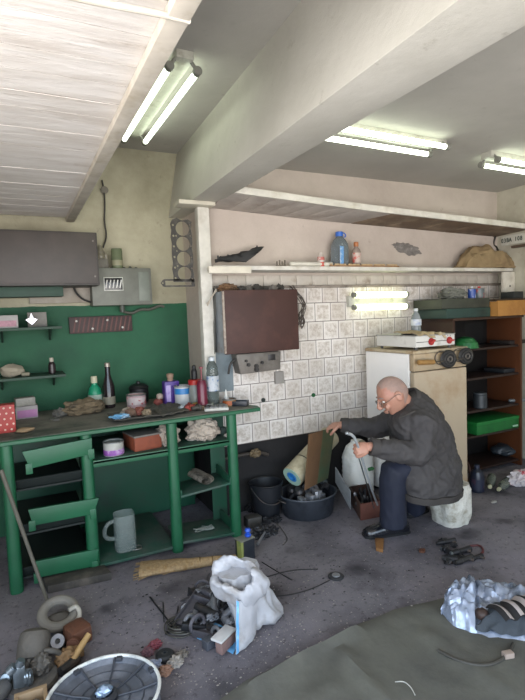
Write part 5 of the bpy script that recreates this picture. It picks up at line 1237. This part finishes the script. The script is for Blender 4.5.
# ---- oily tools and bits in front of the block
tools = [((438,546),(455,543),.012,'dark grip of a tool, rearmost of the oily pile before the stump'),((443,552),(452,556),.012,'short silver nosed black part, left of the oily pile'),((452,557),(470,552),.014,'black and grey barrel in the middle of the oily pile'),((444,562),(458,564),.016,'broad black part at the front left of the oily pile'),((456,566),(472,560),.013,'grey brown spanner part at the front of the oily pile'),((470,562),(482,558),.010,'thin dark shaft at the right front of the oily pile')]
for k, (a0, b0_, r, lb) in enumerate(tools):
    r *= 1.5
    a, b = Z(*a0), Z(*b0_); u = (b-a).normalized(); a.z = b.z = r+.001
    t = thing('oily_tool', lb, 'tool', (a+b)/2-V((0,0,r+.001)))
    MB().tube([a, lerp(a,b,.3), lerp(a,b,.35), b], [r*.7,r,r*.75,r*.95], 12).build('barrel', dark if k != 4 else iron, t)
    MB().cyl(a-u*.012, a+u*.006, r*.6, seg=10, bev=.002).build('nose', al if k in (1, 2) else iron, t)
    MB().cyl(lerp(a,b,.7)-V((0,0,.0)), lerp(a,b,.7)+V((.02,-.03,-.003)), r*.5, seg=10).build('side_stub', iron, t)
for k, (x, y, r) in enumerate(((446,545,.02),(449,553,.022),(458,549,.018),(463,557,.022),(452,566,.024),(466,563,.02),(458,560,.016))):
    q = Z(x, y); q.y += .03
    solo('oily_part', MB().blob(q+V((0,0,r*.7)), (r*1.3,r,r*.8), 80+k, .5, 2.2, 3, .001, True), (dark, iron, dark)[k % 3], 'small black oily lump in the tool pile before the stump', 'part', q, 'oily lumps before the stump')
q = Z(481, 551); solo('red_bracket', MB().tube([Z(470,546,.008), Z(480,545,.012), Z(484,551,.012), Z(479,556,.008)], .007, 8, 1), M('#5c2a2b', .6), 'small dark red curved bracket right of the oily pile', 'bracket', q)
q = Z(380, 547); solo('wood_chip', MB().slab([Z(375,541,.001), Z(376,551,.001), Z(383,553,.001), Z(384,541,.001)], .02, .003), M('#8d6236', .75, dirt='#6b4626', dsc=16), 'small orange wooden chip in front of the shoe', 'chip', q)
q = Z(422, 552); solo('rusty_nut', MB().lathe(q, [(.009,.001),(.02,.001),(.02,.014),(.009,.014)], seg=6, closed=True).blob(q+V((.02,.01,.008)), (.015,.012,.008), 4, .4, 2, 2, .001), rust, 'rusty nut on the floor between shoe and oily pile', 'nut', q)
q = Z(336, 577); t = thing('round_washer', 'dark disc with a pale centre lying on the middle of floor', 'disc', q)
MB().lathe(q, [(.001,.001),(.045,.001),(.046,.006),(.04,.011),(.001,.011)], seg=28).build('disc', M('#2b2c30', .6), t)
MB().lathe(q, [(.001,.011),(.024,.011),(.022,.015),(.001,.016)], seg=20).build('pale_centre', M('#77787c', .5), t)
for k, px in enumerate((((262,596),(285,596),(310,590),(330,580)), ((266,577),(290,570),(318,569)), ((262,562),(278,572),(292,580)))):
    solo('floor_wire', MB().tube([Z(x, y, .003) for x, y in px], .003, 6, 2), M('#2b2a2c', .6), ('dark wire running from the sack to the round dark disc','dark thin wire lying on the floor behind the sack corner','short dark wire crossing close behind the white sack')[k], 'wire', Z(*px[1]))
q = Z(494, 503); solo('white_fragment', MB().blob(q+V((0,0,.008)), (.03,.012,.008), 44, .5, 2, 3, .001), M('#9a9690', .7), 'small pale broken bit on the floor right of the stump', 'fragment', q)
# curved strip and block on the mat, white string
pts = [Z(x, y, .028) for x, y in ((438,650),(450,657),(466,663),(485,666),(500,661),(510,652),(513,643))]
solo('curved_strip', MB().tube(pts, .007, 8, 2), M('#3d3a34', .6), 'long curved dark strip on the mat in front of silver bag', 'strip', pts[2]-V((0,0,.028)))
q = Z(508, 662); solo('pale_block', MB().box(q+V((-.022,-.014,.02)), q+V((.022,.014,.045)), .004, Matrix.Rotation(R(-15),3,'Z')), M('#a08f84', .7), 'small pale block lying at the end of the curved strip', 'block', q+V((0,0,.02)))
pts = [Z(x, y, .02) for x, y in ((395,682),(404,681),(411,687),(415,695))]
solo('white_string', MB().tube(pts, .0022, 6, 2), M('#b9b7b0', .7), 'short white string curling on the green mat', 'string', pts[1]-V((0,0,.02)))

# ---- silver bag with clothes
bc = Z(490, 628); t = thing('silver_bag', 'crumpled silver blue plastic bag lying open on the mat', 'bag', bc)
sil = M('#aeb9cf', .25, .35, var=.4, sc=13, dirt='#5f6878', dsc=8, dlo=.5, dhi=.65)
def bag(u, v):
    # u along the bag left to right, v from front floor edge over the top to the back edge
    fx = [(441,612,441,606),(452,625,447,590),(470,632,468,577),(490,638,492,577),(510,640,512,583),(532,642,535,590)]
    k = u*5; i = min(int(k), 4); f = k-i
    xf, yf, xb, yb = [fx[i][j]+(fx[i+1][j]-fx[i][j])*f for j in range(4)]
    a = Z(xf, yf, .02); b = Z(xb, yb+8, .02)
    p = lerp(a, b, v); hump = max(0, math.sin(v*PI))**.7*(.02+.09*math.sin(min(1, u*2.2)*PI/2))
    if u > .45: hump *= .35+.65*max(0, (v-.55)/.45)**.5 if v > .3 else .35
    n_ = abs(noise.noise(V((u*6, v*5, 3))))+.6*abs(noise.noise(V((u*13, v*11, 1))))
    e_ = min(1, u*6); return (p.x+.012*e_*noise.noise(V((u*9, v*9, 5))), p.y+.012*e_*noise.noise(V((u*9, v*9, 8))), .018+hump*(1-.0)+.055*n_*min(1, 4*u)*max(0, math.sin(v*PI))**.5)
MB().sheet(bag, 60, 44, .003).build('foil_sheet', sil, t, ang=25)
g = lambda x, y, z: Z(x, y, z)
mcl = M('#3b4148', .8, var=.3, sc=9, dirt='#2a2e34', dsc=7, bump=.4)
def cl(u, v):
    a = lerp(Z(476,632,.03), Z(530,640,.03), u); b = lerp(Z(494,606,.07), Z(545,612,.07), u); p = lerp(a, b, v)
    return (p.x, p.y, p.z+.06*math.sin(v*PI)*math.sin(min(1,u*3+.15)*PI/2)+.022*noise.noise(V((u*5, v*5, 4)))+.01)
solo('dark_cloth', MB().sheet(cl, 30, 22, .006), mcl, 'dark grey blue cloth bundled in front of the silver bag', 'cloth', Z(505,630))
def cs(u, v):
    a = lerp(Z(486,608,.10), Z(540,590,.13), u); b = lerp(Z(506,622,.11), Z(560,608,.12), u); p = lerp(a, b, v)
    return (p.x, p.y, p.z+.02*math.sin(v*PI)+.008*math.sin(u*PI*8))
t2 = thing('striped_cloth', 'black and white striped cloth sticking out of silver bag', 'cloth', Z(515,612))
MB().sheet(cs, 40, 10, .004).build('black_cloth', M('#1c1a1c', .8), t2)
for k in range(5):
    def ss(u, v, k=k):
        q = V(cs(.08+k*.19+u*.07, v)); q.z += .0065; return q
    MB().sheet(ss, 6, 10, .002).build('white_stripe', M('#a89c98', .8), t2)
q = Z(482, 618, .06); solo('brown_knob', MB().blob(q+V((0,0,.02)), (.03,.03,.026), 77, .15, 2, 3), M('#3b2a24', .6), 'dark brown rounded knob at the left of the dark cloth', 'knob', q)
# ================================================================== THE SEATED MAN AND HIS STUMP
SC = V((2.645, -.945, 0))
stm = MB(); rs = []
for k in range(15):
    z = .285*k/14; r = .104+.020*min(1, k/5)-(.010 if k > 12 else 0); ring = []
    for i in range(40):
        a = 2*PI*i/40; n_ = noise.noise(V((math.cos(a)*2.2, math.sin(a)*2.2, z*9)))+.6*noise.noise(V((math.cos(a)*6, math.sin(a)*6, z*24)))
        f = 1+.09*n_; sq = 1/(abs(math.cos(a))**4+abs(math.sin(a))**4)**.25
        ring.append(V((SC.x+r*f*sq*.95*math.cos(a), SC.y+r*f*sq*.95*math.sin(a), z+.012*noise.noise(V((math.cos(a)*2, math.sin(a)*2, 5)))*(k > 11))))
    rs.append(ring)
stm.rings(rs)
for v in stm.bm.verts: v.co.z = max(v.co.z, .001)
solo('stump', stm, M('#c9c6bc', .8, var=.12, sc=14, dirt='#8f8878', dsc=15, dlo=.46, dhi=.68, bump=.7), 'rough whitewashed stump the man sits on', 'stump', SC, ang=70)

skin = M('#ad806c', .5, var=.1, sc=16, dirt='#9c6454', dsc=9, dlo=.5, dhi=.75)
cloth_j = M('#3e3b3b', .8, var=.18, sc=7, dirt='#333031', dsc=5, bump=.15)
navy = M('#141a2c', .75, var=.25, sc=8, dirt='#12172a', dsc=5, bump=.15)
MAN = thing('person', 'bald person in dark jacket and navy trousers seated on stump, holding panel and rod', 'person', (2.5, -.93, 0))
YN, YC_ = -1.0, -.93
# head frame: forward, side (his left, towards the camera), up
hc = W(392.5, 394.5, -.93)
fw = V((-.84, .26, -.42)).normalized(); sd = V((-.35, -1, .06)); sd = (sd-sd.dot(fw)*fw).normalized(); upv = fw.cross(sd)*-1
if upv.z < 0: upv = -upv
HM = Matrix.Translation(hc) @ Matrix.Scale(1.07, 4) @ Matrix((( fw.x, sd.x, upv.x, 0), (fw.y, sd.y, upv.y, 0), (fw.z, sd.z, upv.z, 0), (0,0,0,1)))
def head_co(d, k=1.0):         # unit direction (f, s, u) -> head surface
    f, s_, u = d
    rf = .100 if f > 0 else .098; rs_ = .077; ru = .112 if u > 0 else .125
    p = V((f*rf, s_*rs_, u*ru))
    if u < -.1:                # jaw
        t_ = min(1, (-u-.1)/.8); p.y *= 1-.30*t_
        if f < 0: p.x *= 1-.42*t_
        else: p.x *= 1-.02*t_
    if f > .55:                # flatten the face
        p.x -= (f-.55)*.022
    if f > .3 and abs(s_) < .75 and .02 < u < .28: p.x += .006*(1-abs(s_))          # brow
    if f > .5 and -.22 < u < .02 and .18 < abs(s_) < .6: p.x -= .007                 # eye sockets
    if f > .2 and u < -.72: p.x += .010                                             # chin
    return p*k
hb = MB()
r = bmesh.ops.create_uvsphere(hb.bm, u_segments=48, v_segments=32, radius=1)
for v in r['verts']: v.co = HM @ head_co(v.co.normalized())
L_ = lambda f, s_, u: HM @ V((f, s_, u))
hb.tube([L_(.088,0,.02), L_(.103,0,-.012), L_(.116,0,-.034), L_(.095,0,-.042)], [.009,.012,.016,.010], 12, 1)     # nose
for s_ in (-1, 1):
    hb.blob(L_(.099, s_*.011, -.037), (.011,.011,.009), 1, 0, 1, 2)
    q = HM.to_3x3()
    hb.blob(L_(-.005, s_*.077, -.008), (.020,.009,.034), 2, .12, 2, 3, None, False, q @ Matrix.Rotation(R(12), 3, 'Y'))          # ears
    hb.tube([L_(.012,s_*.08,.012), L_(-.004,s_*.087,.026), L_(-.022,s_*.086,.012), L_(-.018,s_*.083,-.018), L_(-.002,s_*.078,-.036)], .0055, 8, 2)
    hb.blob(L_(.07, s_*.042, -.04), (.024,.014,.022), 3, 0, 1, 2)                    # cheeks
hb.tube([L_(.082,-.026,-.070), L_(.094,0,-.066), L_(.082,.026,-.070)], [.004,.008,.004], 8, 1)   # lips
hb.tube([L_(.080,-.022,-.080), L_(.090,0,-.079), L_(.080,.022,-.080)], [.004,.008,.004], 8, 1)
# neck
nb = W(413, 410, -.93)
hb.tube([L_(-.03,0,-.03), lerp(L_(-.03,0,-.06), nb, .5), nb+V((.03,0,-.03))], [.058,.056,.066], 16, 1)
# trunk and limbs under the clothes, one surface with the head
sh_n, el_n, wr_n = W(420, 418, -1.10), W(424, 455, -1.14), W(369.5, 446.5, -1.04)
sh_f, el_f, wr_f = W(404, 417, -.77), W(376, 428, -.62), W(341, 425, -.50)
pel = W(444, 474, -.93); chest = W(424, 430, -.93)
hp_n, kn_n, an_n = W(441, 477, -1.01), W(393, 468, -1.01), W(393, 522, -.97)
hp_f, kn_f, an_f = W(438, 474, -.84), W(404, 470, -.80), W(415, 508, -.72)
hb.tube([pel+V((0,0,.03)), lerp(pel, chest, .5), chest, lerp(chest, nb, .7), nb], [.12,.13,.14,.10,.06], 20, 1)
for a, b, c_ in ((sh_n, el_n, wr_n), (sh_f, el_f, wr_f)):
    hb.tube([lerp(chest, a, .4), a, lerp(a,b,.5), b, lerp(b,c_,.4), c_], [.06,.058,.05,.042,.04,.028], 14, 1)
for a, b, c_ in ((hp_n, kn_n, an_n), (hp_f, kn_f, an_f)):
    hb.tube([pel, a, lerp(a,b,.5), b, lerp(b,c_,.35), c_], [.08,.085,.075,.058,.055,.038], 14, 1)
# hands
def hand(mb, wrist, d, n, curl, spread=.0, s=1., thumb=None, side=1):
    """d along the palm, n out of the back of the hand; fingers bend away from n"""
    d = V(d).normalized(); n = V(n); n = (n-n.dot(d)*d).normalized(); x = d.cross(n)*side
    q = Matrix((( x.x, d.x, n.x), (x.y, d.y, n.y), (x.z, d.z, n.z)))
    mb.tube([wrist-d*.02, wrist+d*.012], [.026*s,.026*s], 12)
    palm = wrist+d*.045*s
    mb.blob(palm, (.040*s,.050*s,.017*s), 1, .03, 1, 3, None, False, q)
    out = []
    for k, (o, L) in enumerate(((-.030,.062),(-.010,.073),(.011,.069),(.030,.054))):
        p = wrist+d*(.078-.004*abs(k-1.3))*s+x*o*s; dir_ = (d+x*spread*(k-1.5)*.12).normalized(); pts = [p-dir_*.02*s, p]
        for j, fr in enumerate((.42,.33,.25)):
            dir_ = (Matrix.Rotation(-curl[j]*(1+.06*k), 3, x*side) @ dir_).normalized()
            if (dir_-0*n).length == 0: pass
            p = p+dir_*L*fr*s; pts.append(p)
        mb.tube(pts, [.0095*s,.0095*s,.009*s,.0082*s,.0062*s], 10, 1); out.append(pts)
    th = thumb or (.55, .8, -.35)
    p = wrist+d*.022*s-x*.026*s; dir_ = (-x*th[0]+d*th[1]+n*th[2]).normalized(); pts = [p, p+dir_*.034*s]
    dir2 = (dir_+d*.35-n*.35+x*.25).normalized(); pts += [pts[-1]+dir2*.026*s, pts[-1]+dir2*.026*s+(dir2+x*.3).normalized()*.02*s]
    mb.tube(pts, [.014*s,.012*s,.010*s,.0075*s], 10, 1)
    return palm
# far hand lies over the top edge of the panel, near hand grips the rod
dF = (W(327, 426, -.40)-wr_f)
hand(hb, wr_f, dF, (-.25, -.35, 1), (.25,.75,.6), .5, 1.0, (.75,.5,-.3), 1)
dN = (W(357, 449, -1.02)-wr_n)
palmN = hand(hb, wr_n, dN, (-.15, -.75, .55), (.75,1.15,.8), .3, 1.0, (.35,.8,-.35), 1)
me = remeshed(hb, .0042, 3)
body = link('body', fit(me, OFF[MAN]), skin, MAN, OFF[MAN], 0)
# grey cropped hair fringe
hr = MB(); r = bmesh.ops.create_uvsphere(hr.bm, u_segments=48, v_segments=32, radius=1); dead = []
for v in r['verts']:
    d = v.co.normalized(); ok = d.z > -.62 and (d.z > .62-.35*max(0, .5-d.x) or d.x < .15+.2*(d.z > .2)) and not (d.x > -.3 and d.z < .0) and not d.x > .62
    v.co = HM @ (head_co(d, 1.0)+V(d)*(.0022+.0006*noise.noise(d*25)))
    if not ok: dead.append(v)
bmesh.ops.delete(hr.bm, geom=dead, context='VERTS')
bmesh.ops.solidify(hr.bm, geom=hr.bm.faces[:], thickness=.0025)
hr.build('hair', M('#957d73', .8, var=.15, sc=60, dirt='#a08072', dsc=9, dlo=.45, dhi=.65), MAN)
ey = MB()
for s_ in (-1, 1):
    MB().blob(L_(.079, s_*.031, -.004), (.010,.010,.008), 1, 0, 1, 3).build('eye', M('#d5cfc8', .3), MAN)
    MB().tube([L_(.090, s_*.014, .022), L_(.090, s_*.032, .027), L_(.078, s_*.05, .019)], [.003,.004,.003], 8, 1).build('eyebrow', M('#8d827c', .8), MAN)
gl = MB(); gm_ = M('#5b4a3e', .3, .6)
for s_ in (-1, 1):
    gl.tube([L_(.101+.002*math.cos(a)-.012*abs(.0), s_*.034+.023*math.cos(a), -.010+.018*math.sin(a)) for a in (2*PI*k/20 for k in range(20))], .0018, 6, loop=True)
    gl.tube([L_(.098, s_*.057, -.004), L_(.07, s_*.080, -.002), L_(.0, s_*.086, .012), L_(-.018, s_*.087, -.004)], .0022, 6, 1)
gl.tube([L_(.103,-.011,-.006), L_(.107,0,-.003), L_(.103,.011,-.006)], .0018, 6, 1)
g_ = gl.build('glasses', gm_, MAN)
for s_ in (-1, 1): MB().cyl(L_(.1005, s_*.034, -.010), L_(.1015, s_*.034, -.010), .021, seg=20).build('lens', M('#dfe3e3', .05, trans=.95, var=0), g_)

# jacket
jb = MB(); rs = []
secs = [((400,491),(456,485),.215,-.96), ((398,481),(457,475),.225,-.96), ((396,468),(456,460),.215,-.95), ((395,452),(452,444),.195,-.93), ((392,436),(448,428),.20,-.93), ((391,423),(438,411),.20,-.93), ((394,412),(428,398),.175,-.93), ((402,407),(420,392),.10,-.93), ((405,402),(415,389),.075,-.93)]
for (xf, yf), (xb, yb), wy, Yc in secs:
    a, b = W(xf, yf, Yc), W(xb, yb, Yc); c = (a+b)/2; e = (b-a)/2; ring = []
    for i in range(36):
        q = 2*PI*i/36; cs_, sn = math.cos(q), math.sin(q); k = (abs(cs_)**2.5+abs(sn)**2.5)**(-1/2.5)
        ring.append(c+e*cs_*k+V((.5*sn*wy*k, sn*wy*k, 0)))
    rs.append(ring)
jb.rings(rs)
jb.tube([lerp(chest, sh_n, .35), sh_n+V((0,.0,.0)), lerp(sh_n,el_n,.5), el_n, lerp(el_n,wr_n,.3), lerp(el_n,wr_n,.7), lerp(el_n,wr_n,.97)], [.09,.095,.084,.076,.07,.06,.052], 18, 1)
jb.tube([lerp(chest, sh_f, .35), sh_f, lerp(sh_f,el_f,.5), el_f, lerp(el_f,wr_f,.4), lerp(el_f,wr_f,.97)], [.10,.10,.085,.074,.062,.05], 18, 1)
def wr_disp(p):
    q = p-chest
    a = noise.noise(V((p.x*5+p.z*6, p.y*5, p.z*11-p.x*7)))
    b = noise.noise(V((p.x*16-p.z*9, p.y*13, p.z*17+p.x*9)))
    return .014*a+.016*(.45-abs(b)**.8)+.004*noise.noise(p*38)
me = remeshed(jb, .009, 6, wr_disp)
jk = link('jacket', fit(me, OFF[MAN]), cloth_j, MAN, OFF[MAN], 0)
# jacket details
a, b = W(399.5,490.5,-.96), W(456.5,484.5,-.96); c = (a+b)/2; e = (b-a)/2
hem = MB(); rs = []
for dz, k in ((-.022,.97),(-.022,1.03),(.02,1.05),(.02,.98)):
    ring = []
    for i in range(44):
        q = 2*PI*i/44; cs_, sn = math.cos(q), math.sin(q); kk_ = (abs(cs_)**2.5+abs(sn)**2.5)**(-1/2.5)*k
        n_ = .006*math.sin(9*q)+.004*math.sin(17*q)
        ring.append(c+e*cs_*kk_*(1+n_)+V((.5*sn*.222*kk_, sn*.222*kk_*(1+n_*3), dz)))
    rs.append(ring)
hem.rings(rs, cap=False, loop=True).build('hem_band', M('#3b3735', .8, bump=.2), jk)
col = MB(); rs = []
for r_, hgt in ((.078,-.035),(.092,-.03),(.090,.02),(.080,.036),(.072,.03),(.070,-.02)):
    c = lerp(W(410,403,-.93), W(404,394,-.93), (hgt+.035)/.08); ring = []
    ax_ = (nb-hc).normalized()*-1; m4_ = Matrix.Translation(W(410.5,401,-.93)) @ axis(ax_)
    for i in range(36):
        q = 2*PI*i/36; ring.append(m4_ @ V((r_*math.cos(q)*1.02, r_*math.sin(q), hgt)))
    rs.append(ring)
col.rings(rs, cap=False, loop=True).jitter(.006, 14, 3).build('collar', M('#403c3a', .8, var=.2, bump=.2), jk)
for w_, e_ in ((wr_n, el_n), (wr_f, el_f)):
    d = (w_-e_).normalized()
    MB().lathe(lerp(e_, w_, .95), [(.035,-.035),(.056,-.035),(.053,.012),(.046,.016),(.034,.01)], ax=d, seg=24, closed=True).jitter(.003, 30, 2).build('cuff', M('#3d3937', .8, bump=.2), jk)
pts = [W(x, y, Y) for x, y, Y in ((398,418,-1.12),(406,414,-1.155),(413,411,-1.165))]
MB().tube([q+V((0,-.012,0)) for q in pts], .006, 8, 1).build('shoulder_seam', M('#37332f', .8), jk)

# trousers
tr = MB()
tr.tube([pel+V((.04,.0,.03)), lerp(pel,hp_n,.6), lerp(hp_n,kn_n,.5), kn_n+V((.01,0,.0)), lerp(kn_n,an_n,.3), lerp(kn_n,an_n,.7), an_n+V((0,0,-.015))], [.09,.10,.098,.090,.084,.082,.086], 20, 1)
tr.tube([pel+V((.04,.0,.03)), lerp(pel,hp_f,.6), lerp(hp_f,kn_f,.5), kn_f, lerp(kn_f,an_f,.3), lerp(kn_f,an_f,.7), an_f+V((0,0,-.01))], [.11,.125,.11,.088,.082,.078,.08], 20, 1)
me = remeshed(tr, .009, 4, lambda p: .007*noise.noise(V((p.x*14, p.y*14, p.z*5)))+.006*(.5-abs(noise.noise(V((p.x*20+p.z*6, p.y*18, p.z*9))))))
link('trousers', fit(me, OFF[MAN]), navy, MAN, OFF[MAN], 0)
# shoes
def shoe(heel, toe, nm):
    heel = V((heel.x, heel.y, 0)); toe = V((toe.x, toe.y, 0)); u = (toe-heel).normalized(); s_ = u.cross(V((0,0,1))); L = (toe-heel).length
    sec = [(0,.026,.055),(.06,.036,.078),(.25,.041,.10),(.42,.044,.095),(.58,.049,.075),(.75,.052,.058),(.9,.045,.046),(.98,.026,.032)]
    b = MB(); rs = []
    for f, w_, h_ in sec: rs.append([heel+u*L*f+s_*(w_*math.cos(q))+V((0,0,.016+h_*max(0, math.sin(q))**.8 if math.sin(q) > 0 else .016)) for q in (2*PI*i/24 for i in range(24))])
    b.rings(rs); sh_ = b.build(nm, M('#16171d', .25, var=.2, coat=.3), MAN, ang=60)
    b = MB(); rs = []
    for f, w_, h_ in sec: rs.append([heel+u*L*(f*1.02-.01)+s_*((w_+.005)*x)+V((0,0,z)) for x, z in ((-1,.001),(1,.001),(1,.018),(-1,.018))])
    b.rings(rs).build('sole', M('#0f0f12', .6), sh_)
    for k in range(3):
        c = heel+u*L*(.44+.07*k)+V((0,0,.016+.088-.012*k-.004*k)); MB().tube([c-s_*.024, c+V((0,0,.004)), c+s_*.024], .003, 6, 1).build('lace', M('#0d0d10', .6), sh_)
shoe(Z(408,531.5), Z(363,537), 'shoe'); shoe(Z(426,510), Z(404,517), 'shoe')
# the rod in his hand
gp = W(356.5, 449, -1.035)
top = W(347, 432.5, -1.045)
t = thing('bent_rod', 'long grey steel rod with bent top end held by the man', 'rod', W(377, 505, -.78))
MB().tube([W(346,433,-1.06), W(353,435,-1.055), W(357,443,-1.045), W(361,455,-1.0), W(369,482,-.88), W(377.5,505,-.78)], [.009,.009,.008,.007,.007,.007], 10, 1).build('rod', M('#b5b9bc', .35, .4, var=.2), t)
MB().blob(W(347,433,-1.06), (.014,.012,.010), 2, .15, 1, 2).build('knob_end', M('#8f9396', .35, .7), t)
solo('thin_rod', MB().tube([W(357,452,-.99), W(364,475,-.85), W(374,508,-.70)], .004, 8, 1), M('#6f7376', .4, .7), 'thinner steel rod standing in the tool box beside the bent rod', 'rod', W(374,508,-.70))
# ------------------------------------------------------------------ daylight and picture
w = bpy.data.worlds.new('sky'); S.world = w; w.use_nodes = True
bg = w.node_tree.nodes['Background']; bg.inputs[1].default_value = 7.5
wt = w.node_tree; tc = wt.nodes.new('ShaderNodeTexCoord'); sx = wt.nodes.new('ShaderNodeSeparateXYZ'); cr = wt.nodes.new('ShaderNodeValToRGB')
wt.links.new(tc.outputs['Generated'], sx.inputs[0]); wt.links.new(sx.outputs[2], cr.inputs[0]); wt.links.new(cr.outputs[0], bg.inputs[0])
e = cr.color_ramp.elements; e[0].position = 0.; e[0].color = (1.22, 1.17, 1.13, 1); e[1].position = .08; e[1].color = (.66, .82, 1, 1)
def portal(loc, rot, sx, sy):
    l = bpy.data.lights.new('door_daylight', 'AREA'); l.shape = 'RECTANGLE'; l.size = sx; l.size_y = sy; l.cycles.is_portal = True
    o = bpy.data.objects.new('door_daylight', l); COL.objects.link(o); o.location = loc; o.rotation_euler = rot
portal((1.13, YF-.1, 1.22), (R(90), 0, 0), 4.15, 2.45)
portal((XL-.1, -3.45, 1.22), (R(90), 0, R(-90)), 3.1, 2.45)
S.cycles.use_denoising = True
S.cycles.max_bounces = 8; S.cycles.diffuse_bounces = 5; S.cycles.transparent_max_bounces = 12
S.cycles.sample_clamp_indirect = 6
vs = S.view_settings; vs.view_transform = 'Standard'; vs.look = 'None'; vs.gamma = 1; vs.use_curve_mapping = False
vs.exposure = -.27
